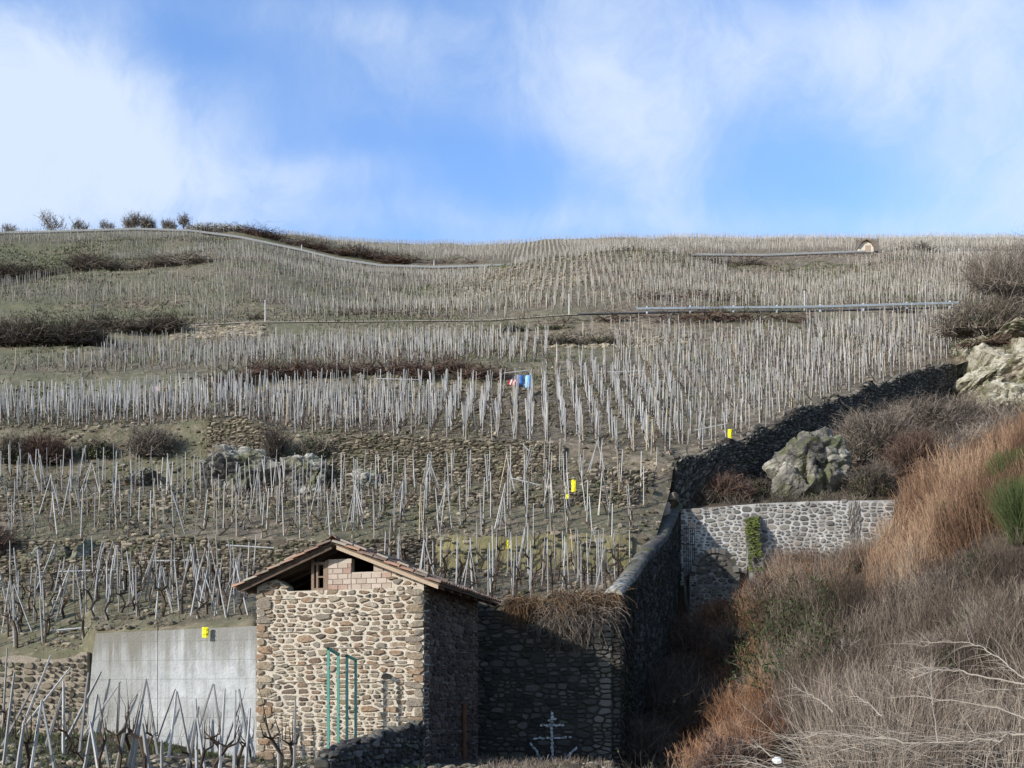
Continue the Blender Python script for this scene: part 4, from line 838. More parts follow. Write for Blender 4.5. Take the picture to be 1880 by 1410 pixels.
# planting grids. block(i) lists (u range, depth range)
farS, farV = [], []
def inside(u, D):
    return D > dcut(u)+.35
def plant(xs, ys, name, group, near, lean, keep=1.0, hgt=(1.6, 2.0), tripod=0., thick=1.1, umask=None, budget=999):
    pts = [(x+rng.normal(0, .10), y+rng.normal(0, .10)) for y in ys for x in xs]
    pts = [(x, y) for x, y in pts if rng.random() < keep and (umask is None or umask(U0+F*x/y, y))]
    if not pts: return
    P_ = np.array(pts); Z = hill(P_[:, 0], P_[:, 1])
    order = np.argsort(P_[:, 1])
    for q in order:
        x, y, z = P_[q, 0], P_[q, 1], Z[q]
        k = 3 if rng.random() < tripod else 1; ap = np.array([x+rng.normal(0, lean), y+rng.normal(0, lean), z+rng.uniform(*hgt)])
        for j in range(k):
            a = rng.uniform(0, 6.28); b = np.array([x, y, z]) if k == 1 else np.array([x+math.cos(a)*.42, y+math.sin(a)*.3, 0]);
            if k > 1: b[2] = float(hill(b[0], b[1])[0])
            tp = ap+rng.normal(0, .03, 3)
            if near and CNT['s'] < budget: put_stake(b, tp, name[0], group[0], thick*rng.uniform(.85, 1.15))
            else: farS.append((*b, *tp, .03*thick))
        if near and CNT['v'] < budget: put_vine((x+.12, y-.1, z), name[1], group[1])
        else: farV.append((x, y, z))
t1 = lambda u, D: (-60 < u < 466) and (D > np.interp(u, [-60, 160, 172, 470], [31, 30.9, 31.0, 29.6])) and D < 35.6
plant(np.arange(-20, -7.2, .74), np.arange(29.6, 35.6, .8), ('leaning grey vine stake on the terrace just above the concrete wall', 'dark gnarled grapevine on the terrace just above the concrete wall'), ('leaning vine stakes above the concrete wall', 'grapevines above the concrete wall'), True, .13, .92, (1.35, 1.8), .28, .8, t1, 300)
t1r = lambda u, D: (700 < u < 1160) and D > 34.6 and inside(u+14, D) and D < 38.0+(u-800)*.004
plant(np.arange(-6, 6.5, .66), np.arange(34.8, 39.6, .85), ('grey vine stake on the small terrace between hut and boundary wall', 'dark gnarled grapevine on the small terrace between hut and boundary wall'), ('vine stakes between hut and boundary wall', 'grapevines between hut and boundary wall'), True, .06, .95, (1.5, 1.95), .10, .8, t1r, 300)
t2 = lambda u, D: (-60 < u < 1200) and 38.0+(u > 800)*1.2 < D < 42.4+(u-600)*.0015 and inside(u+25, D)
plant(np.arange(-26, 12, .86), np.arange(38.3, 43, .95), ('grey vine stake on the narrow terrace above the lower rubble wall', 'dark gnarled grapevine on the narrow terrace above the lower rubble wall'), ('vine stakes on the second terrace', 'grapevines on the second terrace'), False, .08, .95, (1.5, 1.9), .12, .75, t2, 300)
t3 = lambda u, D: (-60 < u < 1215) and 43.3 < D < np.interp(u, [0, 1000, 1200], [47.6, 47.2, 46.2]) and inside(u+18, D)
plant(np.arange(-30, 13, .85), np.arange(43.6, 48, .95), ('', ''), ('', ''), False, .07, .95, (1.4, 1.75), .08, .75, t3)
print('individual stakes', CNT)
# big upper field, vectorised
def field(spx, spy, um, keep, jit=.07, hgt=(1.5, 1.9), r0=.030, lean=.05, x0=-140, x1=170, y0=48, y1=300, skew=0.):
    X, Y = np.meshgrid(np.arange(x0, x1, spx), np.arange(y0, y1, spy)); X = X.ravel(); Y = Y.ravel(); X = X+skew*(Y-60)
    u = U0+F*X/Y; m = (u > -90) & (u < 1975); X, Y, u = X[m], Y[m], u[m]; X = X+rng.normal(0, jit, len(X)); Y = Y+rng.normal(0, jit, len(X))
    Z = hill(X, Y); v = H0-F*Z/Y; m = um(u, v, Y) & (rng.random(len(X)) < keep) & (Y > dcut(u)+.5); X, Y, Z = X[m], Y[m], Z[m]; n = len(X)
    T_ = np.stack([X+rng.normal(0, lean, n), Y+rng.normal(0, lean, n), Z+rng.uniform(hgt[0], hgt[1], n)], 1)
    return np.stack([X, Y, Z-.05], 1), T_
def inpoly(u, v, poly):
    p = np.array(poly, float); c = np.zeros(len(u), bool); j = len(p)-1
    for i in range(len(p)):
        xi, yi = p[i]; xj, yj = p[j]; k = ((yi > v) != (yj > v)) & (u < (xj-xi)*(v-yi)/(yj-yi+1e-12)+xi); c ^= k; j = i
    return c
BARE = [[(-90, 560), (150, 565), (185, 600), (185, 668), (90, 676), (-90, 680)], [(-90, 460), (160, 455), (210, 480), (380, 480), (380, 500), (200, 512), (-90, 514)],
        [(180, 560), (340, 562), (330, 625), (180, 628)], [(1130, 574), (1300, 572), (1480, 576), (1480, 622), (1250, 612), (1130, 600)], [(930, 575), (1020, 575), (1020, 622), (940, 622)],
        [(1005, 618), (1125, 618), (1125, 668), (1005, 664)], [(1570, 444), (1614, 444), (1614, 476), (1570, 476)], [(430, 560), (520, 560), (520, 586), (430, 586)],
        [(370, 430), (470, 425), (800, 480), (940, 478), (940, 500), (700, 502), (560, 474), (440, 452), (370, 440)], [(1335, 462), (1555, 462), (1555, 500), (1480, 508), (1335, 508)], [(1270, 468), (1600, 468), (1600, 482), (1270, 486)], [(1755, 700), (1770, 560), (1880, 545), (2000, 500), (2000, 720)]]
def um_mid(u, v, D):
    m = (D > np.interp(u, [-90, 430, 500, 1000, 1150, 1238], [51.8, 50.4, 49.6, 49.0, 48.2, 47.0])) & (D < np.interp(u, [-90, 900, 1130, 1500, 1750], [87, 87, 85, 84.5, 87]))
    D7 = np.interp(u, [-400, 0, 700, 1000], [62.5, 62, 61, 61]); m &= ~((D > D7-.3) & (D < D7+5.6) & (u < np.where(D < D7+2, 985, 1010)))
    for b in BARE: m &= ~inpoly(u, v, b)
    return m
def um_far(u, v, D):
    m = (D > 96.2) & (D < 300) & ~((D > 178) & (D < 192)) & ~((u > 860) & (u < 1330) & (D > 156) & (D < 180))
    for b in BARE: m &= ~inpoly(u, v, b)
    m &= ~((D > 198) & (u < 340))
    return m
a1, b1 = field(.84, .42, lambda u, v, D: um_mid(u, v, D) & (D < 62) & (u < 1250), np.where(1, .9, 1), .075, (1.35, 1.75), lean=.08, skew=.02)
a2, b2 = field(.78, .70, lambda u, v, D: um_mid(u, v, D) & ((D >= 62) | (u >= 1250)), .9, .07, (1.2, 1.65), lean=.06, skew=.04)
a2n = fbm(a2[:, 0]*.09, a2[:, 1]*.13+4, 3); a2k = rng.random(len(a2)) < np.clip(np.interp(U0+F*a2[:, 0]/a2[:, 1], [0, 1000, 1300, 1500], [.62, .68, .9, .98])+.7*a2n*(a2[:, 1] > 70), .1, 1); a2, b2 = a2[a2k], b2[a2k]
a3, b3 = field(.82, .85, lambda u, v, D: um_far(u, v, D) & (D < 182), .9, .10, (1.05, 1.5), skew=.06)
a3n = fbm(a3[:, 0]*.05, a3[:, 1]*.09, 3); a3k = rng.random(len(a3)) < np.clip(.92+.9*a3n, .2, 1); a3, b3 = a3[a3k], b3[a3k]
a4, b4 = field(.95, 1.1, lambda u, v, D: um_far(u, v, D) & (D >= 182), .9, .10, (1.1, 1.5), skew=.03)
fs = np.array(farS)
A = np.concatenate([fs[:, :3], a1, a2, a3, a4]); Bt = np.concatenate([fs[:, 3:6], b1, b2, b3, b4]); n = len(A)
rad = np.concatenate([fs[:, 6], np.full(len(a1), .025), np.full(len(a2), .024), np.full(len(a3), .024), np.full(len(a4), .027)])
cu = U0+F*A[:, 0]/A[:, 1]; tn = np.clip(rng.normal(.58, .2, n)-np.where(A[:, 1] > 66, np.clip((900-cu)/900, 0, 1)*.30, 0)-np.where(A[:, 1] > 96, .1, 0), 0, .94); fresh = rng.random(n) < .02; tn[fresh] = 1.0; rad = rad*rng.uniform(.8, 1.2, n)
print('far stakes', n)
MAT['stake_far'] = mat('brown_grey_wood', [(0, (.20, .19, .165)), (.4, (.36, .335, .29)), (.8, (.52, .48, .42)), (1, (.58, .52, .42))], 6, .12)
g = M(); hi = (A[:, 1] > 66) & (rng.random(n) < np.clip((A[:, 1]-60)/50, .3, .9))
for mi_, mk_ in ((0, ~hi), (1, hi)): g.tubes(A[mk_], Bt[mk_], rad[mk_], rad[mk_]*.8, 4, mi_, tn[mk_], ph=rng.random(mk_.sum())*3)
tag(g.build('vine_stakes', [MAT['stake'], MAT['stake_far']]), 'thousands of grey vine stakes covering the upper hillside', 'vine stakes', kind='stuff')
# vines at their feet
vp = np.concatenate([np.array(farV), a1, a2, a3, a4[::2]]); n = len(vp); g = M(); dist = vp[:, 1]
k = vp+np.stack([rng.normal(0, .1, n), rng.normal(0, .08, n), rng.uniform(.25, .4, n)], 1); t_ = k+np.stack([rng.normal(0, .12, n), rng.normal(0, .1, n), rng.uniform(.2, .4, n)], 1)
g.tubes(vp+[.08, -.05, -.05], k, .035, .028, 3, 0, rng.random(n), cap=False); g.tubes(k, t_, .024, .008, 3, 0, rng.random(n), cap=False)
m = dist < 95
for _ in range(2):
    q = k[m]+np.stack([rng.normal(0, .2, m.sum()), rng.normal(0, .15, m.sum()), rng.uniform(.15, .45, m.sum())], 1); g.tubes(k[m], q, .016, .005, 3, 0, rng.random(m.sum()), cap=False)
tag(g.build('grapevines', MAT['vine']), 'dark pruned grapevines at the feet of the upper stakes', 'grapevines', kind='stuff')

def scree(ur, Dr, n, name, label, smin=.05, smax=.3):
    r = np.random.default_rng(int(ur[0])); u = r.uniform(*ur, n); D = r.uniform(*Dr, n); x = (u-U0)/F*D; z = hill(x, D); sc = smin+(smax-smin)*r.random(n)**2.5; g = M()
    V = V0[None]*np.stack([sc*1.4, sc, sc*.7], 1)[:, None]*r.uniform(.75, 1.2, (n, len(V0), 1))+np.stack([x, D, z], 1)[:, None]
    g.add(V.reshape(-1, 3), (np.arange(n)[:, None, None]*len(V0)+F0[None]).reshape(-1, 3), 0, np.repeat(.4+.6*r.random(n), len(V0))); tag(g.build(name, MAT['stone_warm']), label, 'stones', kind='stuff')
scree((318, 485), (88.2, 91.6), 900, 'scree', 'pale stony scree beside the track on the left')
scree((1000, 1260), (77, 81), 700, 'stone_rubble', 'tumbled grey stones on the small bank between the middle stakes')
scree((840, 1080), (118, 150), 1600, 'stony_slope', 'pale stones strewn over the left shoulder of the hump', .06, .3)
# horizontal poles tied across stakes
for i, ((ua, va), (ub, vb), D, lab) in enumerate([((275, 1030), (366, 1028), 36.5, 'horizontal pole tied across stakes at the foot of the lower terrace wall'), ((100, 1050), (212, 1046), 36.2, 'horizontal pole beside the tilted rock slabs'), ((415, 1001), (503, 1006), 36.5, 'horizontal pole just above and left of the hut roof'), ((940, 878), (992, 891), 42.8, 'pale pole tied across stakes below the crossed poles'), ((93, 1158), (160, 1152), 31.4, 'whitish pole lying low at the left end of the concrete wall'), ((1115, 683), (1185, 681), 64, 'thin pole tied level at the top edge of the dense block'), ((690, 695), (770, 697), 60, 'pale pole slanting between the tops of the dense stakes'), ((925, 685), (968, 680), 62, 'short pale pole left above the blue barrel'), ((1275, 790), (1335, 778), 51, 'dark thin pole above the yellow wrapper by the dry stone wall'), ((960, 815), (1000, 860), 48.0, 'long dark pole crossing another against the slope'), ((985, 815), (962, 862), 48.1, 'long pale pole crossing the dark one against the slope')]):
    g = M(); a, b = px(ua, va, D), px(ub, vb, D); g.tubes([a], [b], .030, .024, 5, 0, .75); tag(g.build('tie_pole', MAT['stake']), lab, 'pole', 'poles lashed among the stakes')

# ------------------------------------------------------------------ small coloured things on the hill
def wrapper(u, v, D, w, h, label, name='plastic_tag'):
    g = M(); c = px(u, v, D); W_, H_ = w/F*D, h/F*D; r = np.random.default_rng(int(u)); nx, nz = 4, 7; V = []
    for s in (-1, 1):
        for j in range(nz):
            for i in range(nx):
                x = (i/(nx-1)-.5)*W_*(1-.15*abs(j/(nz-1)-.4)); V.append(c+[x+r.normal(0, .008), s*(.05-.03*abs(i/(nx-1)-.5)*2)+r.normal(0, .008), (j/(nz-1)-.5)*H_])
    q = []; o = nx*nz
    for s in (0, o):
        q += [[s+j*nx+i, s+j*nx+i+1, s+(j+1)*nx+i+1, s+(j+1)*nx+i] for j in range(nz-1) for i in range(nx-1)]
    for j in range(nz-1):
        for i in (0, nx-1): q.append([j*nx+i, (j+1)*nx+i, o+(j+1)*nx+i, o+j*nx+i])
    for i in range(nx-1):
        for j in (0, nz-1): q.append([j*nx+i, j*nx+i+1, o+j*nx+i+1, o+j*nx+i])
    g.add(V, q, 0, .6); return tag(g.build(name, MAT['yellow'] if name != 'red_tag' else MAT['red']), label, 'plastic tag')
wrapper(377, 1161, 28.85, 12, 19, 'yellow plastic tag hanging over the top of the concrete wall')
wrapper(1053, 892, 42.4, 8, 22, 'upright yellow plastic bag among the stakes in the middle of the lower slope')
wrapper(1042, 912, 42.2, 8, 8, 'small yellow plastic scrap below the upright yellow bag')
wrapper(933, 1000, 38.4, 7, 16, 'yellow plastic tag above the yellow lichen wall')
wrapper(1340, 799, 50.2, 8, 22, 'yellow plastic tag by the top of the dry stone wall')
wrapper(289, 714, 62, 7, 9, 'small red tag on the stakes at the left of the dense block', 'red_tag')
def barrel_obj(u, v, D, w, h, tone, label):
    e = empty('barrel', px(u, v+h/2, D), label, 'barrel', 'blue barrels'); c = px(u, v+h/2, D); r_ = w/2/F*D; H_ = h/F*D; g = M()
    P_ = [[0, 0, 0], [0, 0, .04*H_], [0, 0, .3*H_], [0, 0, .34*H_], [0, 0, .64*H_], [0, 0, .68*H_], [0, 0, .93*H_], [0, 0, H_]]
    g.chain(np.array(P_)+c, np.array([.88, .98, 1, .95, .95, 1, .98, .85])*r_, 16, 0, tone); g.build('drum', MAT['blue'], e, smooth=False)
    g = M(); g.tubes([c+[0, 0, H_*.97]], [c+[0, 0, H_*1.04]], r_*.9, r_*.86, 16, 0, tone*.8); g.build('lid', MAT['blue'], e)
barrel_obj(970, 702, 59.6, 12, 22, .95, 'light blue plastic barrel between the stakes, right of the dark blue one')
barrel_obj(955, 700, 60.2, 13, 18, .15, 'dark blue plastic barrel between the stakes, left of the light one')
g = M(); c = px(941, 702, 59.8)
for i in range(5): g.box(c+[(-.2+.1*i)*1.0, 0, .02*math.sin(i)], (.098, .03, .32), 0, 0, float(i % 2), tilt=.35)
tag(g.build('striped_sign', MAT['red']), 'red and white striped board left of the blue barrels', 'sign')
for (u, v0, v1, D, lab) in [(487, 553, 591, 93.5, 'white pole standing on the track left of the middle'), (797, 478, 493, 186, 'pale pole beside the upper road in the middle'), (1045, 542, 572, 93.5, 'grey pole standing where the track meets the lower road'), (1477, 536, 566, 93.5, 'pale pole behind the lower guard rail'), (554, 450, 463, 187, 'small pale pole beside the descending upper road')]:
    z = float(hill((u-U0)/F*D, D)[0]); c = px(u, v0, D); g = M(); g.tubes([[c[0], D, z]], [[c[0], D, c[2]]], .07 if D < 100 else .11, .06 if D < 100 else .09, 8, 0, .2)
    g.tubes([[c[0], D, c[2]-.02]], [[c[0], D, c[2]+.08]], .09 if D < 100 else .13, .08, 8, 0, .3)
    tag(g.build('utility_pole', MAT['white']), lab, 'pole', 'roadside poles')

# roads and their barriers
def strip(us, D0, D1, up, name, m, kind='structure'):
    g = M(); x0 = (us-U0)/F*D0; x1 = (us-U0)/F*D1; z0 = hill(x0, D0+0*us)+up; z1 = hill(x1, D1+0*us)+up; n = len(us)
    V = np.concatenate([np.stack([x0, D0+0*us, z0], 1), np.stack([x1, D1+0*us, z1], 1)]); i = np.arange(n-1)
    g.add(V, np.stack([i, i+1, i+1+n, i+n], 1)); return tag(g.build(name, MAT[m]), kind=kind)
us = np.arange(-200, 2200, 10.0)
strip(us, 184.3, 189.5, .12, 'upper_road', 'asphalt'); strip(np.arange(1060, 2200, 10.0), 92.2, 95.0, .10, 'lower_road', 'asphalt')
MAT['track'] = mat('dusty_track', [(0, (.22, .18, .13)), (1, (.40, .34, .26))], 1.5, .5); strip(np.arange(350, 1070, 10.0), 92.1, 94.6, .08, 'track', 'track')
def barrier(us, D, h0, h1, m, pm, label, postp=4.0, name='guard_rail'):
    x = (us-U0)/F*D; z = hill(x, D+0*us); e = empty(name, (x[0], D, z[0]), label, 'guard rail'); n = len(us); g = M(); prof = [(0, h0), (.06, h0+(h1-h0)*.25), (0, (h0+h1)/2), (.06, h0+(h1-h0)*.75), (0, h1)]
    V = np.concatenate([np.stack([x, D-a+0*us, z+b], 1) for a, b in prof]); V = np.concatenate([V, V+[0, .06, 0]]); i = np.arange(n-1); K = len(prof)
    Fq = [np.stack([i+k*n, i+1+k*n, i+1+(k+1)*n, i+(k+1)*n], 1) for k in range(K-1)]+[np.stack([i+k*n, i+(k+1)*n, i+1+(k+1)*n, i+1+k*n], 1)+K*n for k in range(K-1)]
    Fq += [np.stack([i+k*n, i+(K+k)*n, i+1+(K+k)*n, i+1+k*n], 1) for k in (0, K-1)]
    g.add(V, np.concatenate(Fq), 0, .7); g.build('rail', MAT[m], e)
    s = np.arange(x[0]+1, x[-1], postp); zz = hill(s, D+.12+0*s)
    for a, b in zip(s, zz):
        g = M(); g.box((a, D+.18, b+(h1+.1)/2), (.14, .10, h1+.1), 0, 0, .9); g.build('post', MAT[pm], e)
barrier(np.arange(1168, 1762, 8.0), 91.9, .40, .62, 'metal', 'metal', 'blue grey steel guard rail along the lower road', 4.0)
barrier(np.arange(-60, 944, 8.0), 184.0, .22, .58, 'pale_rail', 'pale_rail', 'long pale barrier along the upper road on the left', 9.0)
barrier(np.arange(1270, 1592, 8.0), 184.0, .22, .56, 'pale_rail', 'pale_rail', 'pale barrier along the upper road left of the small hut', 9.0)
g = M(); slab(g, [(1480, 469), (1480, 487), (1500, 486), (1520, 482), (1543, 476), (1543, 467)], 183.2, 183.2, .5); tag(g.build('concrete_abutment', MAT['concrete']), 'small concrete retaining wall under the upper road', 'concrete wall')
# small hut near the crest
hb = px(1590, 463, 190.8); fh = empty('vineyard_hut', hb, 'tiny pale hut with a brown roof near the crest on the right', 'hut'); hx, hz = 28/F*190/2, 14/F*190
g = M(); V = [[-hx, 0, -1], [hx, 0, -1], [hx, 0, hz*.6], [hx*.6, 0, hz*1.15], [0, 0, hz*1.45], [-hx*.6, 0, hz*1.15], [-hx, 0, hz*.6]]; V = np.array(V)+hb; n = 7
g.add(np.concatenate([V, V+[0, 4, 0]]), [[i, (i+1) % n, (i+1) % n+n, i+n] for i in range(n)], 0, .9); g.F.append((np.array([list(range(n))])+g.n-2*n, 0)); g.build('wall', MAT['mortar_hut'], fh)
g = M(); pr = [(-hx*1.12, hz*.5), (-hx*.6, hz*1.22), (0, hz*1.55), (hx*.6, hz*1.22), (hx*1.12, hz*.5)]; V = []
for y in (-.4, 4.4):
    for a, b in pr: V += [[a, y, b], [a, y, b+.2]]
V = np.array(V)+hb; q = []
for k in range(4): a = 2*k; q += [[a, a+2, a+3, a+1], [a+10, a+11, a+13, a+12], [a+1, a+3, a+13, a+11], [a, a+10, a+12, a+2]]
q += [[0, 1, 11, 10], [8, 18, 19, 9]]; g.add(V, q, 0, .1); g.build('roof', MAT['tile'], fh)
g = M(); g.box(hb+[.3, -.03, .55], (.95, .08, 1.5), 0, 0, .9); g.build('door', MAT['wood_pale'], fh)

# ------------------------------------------------------------------ vegetation
def grow(base, dirs, length, S=4, wig=.25, grav=0., r=None):
    r = r or rng; K = len(base); P_ = [base]; d = dirs/np.linalg.norm(dirs, axis=1, keepdims=True)
    for s in range(S):
        d = d+r.normal(0, wig, (K, 3))+np.array([0, 0, grav]); d /= np.linalg.norm(d, axis=1, keepdims=True); P_.append(P_[-1]+d*(length/S)[:, None])
    return np.stack(P_, 1)
def bushgeo(g, c, rx, ry, rz, n1, n2, n3, mi=0, r=None, w=.03, spread=.55, up=.5, tone=None, wig=.22):
    r = r or rng; c = np.asarray(c, float)
    b = c+np.stack([r.uniform(-1, 1, n1)*rx*spread, r.uniform(-1, 1, n1)*ry*spread, np.zeros(n1)], 1)
    th = r.uniform(0, 6.28, n1); k = r.random(n1); e = np.stack([np.cos(th)*rx*(k**.5), np.sin(th)*ry*(k**.5), rz*np.sqrt(np.clip(1.08-k, .05, 1))*r.uniform(.75, 1.05, n1)], 1)+c
    d = e-b; ln = np.linalg.norm(d, axis=1); P1 = grow(b, d+np.array([0, 0, up*.2])*ln[:, None], ln, 4, wig, 0, r); g.ribbons(P1, w*1.6, w*.6, mi, r=r, tone=None if tone is None else tone*r.uniform(.5, 1, n1))
    def child(Pp, n, lf, ww):
        i = r.integers(0, len(Pp), n); S = Pp.shape[1]; k = r.uniform(.5, S-1.001, n); a = k.astype(int); f = (k-a)[:, None]; p = Pp[i, a]*(1-f)+Pp[i, a+1]*f
        pd = Pp[i, -1]-Pp[i, 0]; L0 = np.linalg.norm(pd, axis=1); d = pd/L0[:, None]+r.normal(0, .65, (n, 3)); Q = grow(p, d, L0*r.uniform(.3, .7, n)*lf, 3, wig*1.2, .05, r)
        g.ribbons(Q, ww, ww*.35, mi, r=r, tone=None if tone is None else tone*r.uniform(.5, 1, n)); return Q
    P2 = child(P1, n2, .75, w*.7)
    if n3: child(P2, n3, .8, w*.5)
def leaves(g, P_, size, mi=0, tone=None, r=None):
    r = r or rng; n = len(P_); a = r.normal(size=(n, 3)); a /= np.linalg.norm(a, axis=1, keepdims=True); b = np.cross(a, r.normal(size=(n, 3))); b /= np.linalg.norm(b, axis=1, keepdims=True)
    s = size*r.uniform(.6, 1.3, n)[:, None]; V = np.stack([P_-a*s*.5, P_+b*s*.3, P_+a*s*.5, P_-b*s*.3], 1); t = r.random(n) if tone is None else tone
    g.add(V.reshape(-1, 3), np.arange(n*4).reshape(n, 4), mi, np.repeat(t, 4))
def cloudpts(c, rx, ry, rz, n, r=None):
    r = r or rng; v = r.normal(size=(n, 3)); v /= np.linalg.norm(v, axis=1, keepdims=True); v *= r.random((n, 1))**.4; v[:, 2] = np.abs(v[:, 2]); return np.asarray(c)+v*[rx, ry, rz]
def bush(u, v, w, h, D, label, m='tw_dark', dens=1.0, name='bush', leafm=None, nl=0, fn=hill, ry=None, tone=None, seedx=0, clumps=1, group=None, lsize=.12):
    r = np.random.default_rng(int(u*7+v)+seedx); g = M(); rx = w/2/F*D; rz = h/F*D*(.72 if D > 60 else .9); base = px(u, v, D); ry_ = ry or max(rx*.5, rz*.6)
    sc = max(.012, .55/F*D*1.0)
    for k in range(clumps):
        cx_ = base[0]+(0 if clumps == 1 else (k/(clumps-1)-.5)*2*rx*.8); cy = D+(0 if clumps == 1 else r.uniform(-1, 1)*ry_*.3); z = float(fn(cx_, cy)[0])-.1
        rr = rx if clumps == 1 else rx/clumps*2.3*r.uniform(.8, 1.2); hh = rz*(1 if clumps == 1 else r.uniform(.45, 1.1))
        v0_ = len(g.V)
        area = (rr*2/F**-1/D)*(hh/F**-1/D) # px area
        n = int(np.clip(area*.34*dens*(1 if D < 120 else 2.2), 160, 9000)); bushgeo(g, (cx_, cy, z), rr, ry_, hh, max(12, n//6), n//2, n, 0, r, w=sc*(1.9 if D < 120 else 1.2), tone=tone)
        for V_ in g.V[v0_:]:
            e_ = V_[:, 2]-z-hh*.85; V_[:, 2] -= np.where(e_ > 0, e_*(.8 if D > 60 else .4), 0)
        if nl: leaves(g, cloudpts((cx_, cy, z), rr*.9, ry_*.9, hh*.9, nl//clumps, r), lsize, 1, None, r)
    return tag(g.build(name, [MAT[m]]+([MAT[leafm]] if leafm else [])), label, 'bush', group)
# bank bushes
bush(85, 872, 110, 62, 48.5, 'rusty brown bush on the left bank, under the dense stakes', 'tw_red', 1.3)
bush(30, 880, 90, 60, 48.6, 'dark green and brown bush at the left edge of the bank', 'tw_dark', 1, leafm='leaf_ivy', nl=900)
bush(280, 862, 110, 60, 48.8, 'grey twiggy bush in the middle of the left bank', 'tw_grey', 1.2)
bush(180, 858, 90, 40, 48.8, 'low olive bush between the rusty and the grey bush', 'tw_dark', .8, leafm='gr_green', nl=900)
bush(575, 850, 80, 46, 48.4, 'grey bush with green leaves above the split boulder', 'tw_grey', 1.0, leafm='leaf_ivy', nl=700)
bush(-5, 1030, 60, 66, 37.2, 'rusty bush at the left edge beside the tilted slabs', 'tw_red', 1)
bush(505, 880, 26, 80, 48.2, 'dark thin growth filling the cleft between the boulders', 'tw_dark', 2.0)
# upper bushes
bush(85, 494, 190, 34, 131, 'large dark bush on the far left below the upper field', 'tw_dark', 1.6, clumps=3, ry=4)
bush(280, 492, 220, 22, 131, 'low dark hedge trailing right of the large dark bush', 'tw_grey', 1.5, clumps=4, ry=3)
bush(75, 634, 180, 58, 86, 'big dark thicket at the far left of the middle terraces', 'tw_dark', 1.7, clumps=3, ry=4, leafm='leaf_ivy', nl=1500)
bush(250, 600, 150, 36, 91, 'brown and green thicket right of the big dark thicket', 'tw_dark', 1.3, clumps=3, ry=3, leafm='gr_green', nl=1200)
bush(475, 578, 60, 13, 97, 'small dark bush just above the track beside the white pole', 'tw_dark', 1.6)
bush(980, 604, 90, 16, 89, 'dark green bush below the track in the middle', 'tw_dark', 1.4, clumps=2, leafm='leaf_ivy', nl=1200)
bush(1070, 640, 100, 22, 79, 'dark bush on pale rocks between the middle stakes', 'tw_dark', 1.6, clumps=2, leafm='leaf_ivy', nl=900)
bush(1345, 604, 290, 16, 87, 'long brown thicket below the lower guard rail', 'tw_red', 1.2, clumps=6, ry=3)
bush(1130, 586, 160, 9, 90.0, 'brown scrub at the start of the lower road', 'tw_red', 1.2, clumps=3)
bush(1345, 496, 90, 12, 152, 'dark bush beside the hump on the upper right', 'tw_dark', 1.5, clumps=2)
bush(1676, 468, 112, 12, 154, 'brown brush crowning the knoll near the small hut', 'tw_dark', 1.6, clumps=4)
bush(1660, 580, 90, 10, 90.6, 'dark low bush just under the lower guard rail', 'tw_dark', 1.5)
bush(660, 702, 610, 36, 64.2, 'reddish bramble bank above the dense block of stakes', 'tw_red', 1.0, name='bramble_bank', clumps=16, ry=2.2)
bush(600, 478, 330, 14, 196, 'red brown scrub bank above the descending upper road', 'tw_red', 1.5, name='scrub_bank', clumps=8, ry=4)
bush(430, 440, 150, 9, 197, 'dark scrub above the bend of the upper road', 'tw_dark', 1.6, clumps=5, ry=4)
bush(800, 488, 160, 8, 196, 'low red scrub in the dip of the upper road', 'tw_red', 1.5, clumps=4, ry=3)
bush(1240, 474, 120, 4, 153, 'thin dark scrub along the top of the hump', 'tw_dark', 1.5, clumps=5)
bush(1110, 470, 130, 5, 153, 'thin dark brush line on the left shoulder of the hump', 'tw_dark', 1.6, clumps=5)
bush(1250, 558, 220, 7, 104, 'low brown brush line above the lower guard rail', 'tw_red', 1.4, clumps=6)
bush(700, 560, 180, 6, 100, 'low dry brush line above the track left of the middle', 'tw_grey', 1.2, clumps=5)
# skyline trees
def tree(u, v, h, w, D, label, m='tw_dark', group='bare trees on the left skyline', n=500, seed=0, name='bare_tree', fn=hill, zoff=0):
    r = np.random.default_rng(seed+int(u)); x = (u-U0)/F*D; z = float(fn(x, D)[0]); H_ = (H0-v)/F*D+h/F*D-z; H_ = max(H_, h/F*D); W_ = w/2/F*D
    e = empty(name, (x, D, z), label, 'tree', group); g = M(); tk = H_*.03+.04
    tr_ = [[x, D, z-.3], [x+W_*.1*r.normal(), D, z+H_*.25], [x+W_*.15*r.normal(), D, z+H_*.5]]; g.chain(tr_, [tk, tk*.75, tk*.5], 7)
    br = []
    for k in range(7):
        a = k/7*6.28+r.uniform(-.3, .3); p0 = np.array(tr_[1])+(np.array(tr_[2])-tr_[1])*r.random(); p1 = p0+[math.cos(a)*W_*.45, math.sin(a)*W_*.45, H_*r.uniform(.12, .3)]; g.chain([p0, p1], [tk*.4, tk*.2], 5); br.append((p0, p1))
    g.build('trunk', MAT['tw_dark'], e); g = M(); sc = .5/F*D*1.5
    for p0, p1 in br: bushgeo(g, p1-[0, 0, H_*.05], W_*.62, W_*.5, H_*.55, max(n//40, 6), n//10, n//5, 0, r, w=sc*.8, spread=.5)
    g.build('crown', MAT[m], e)
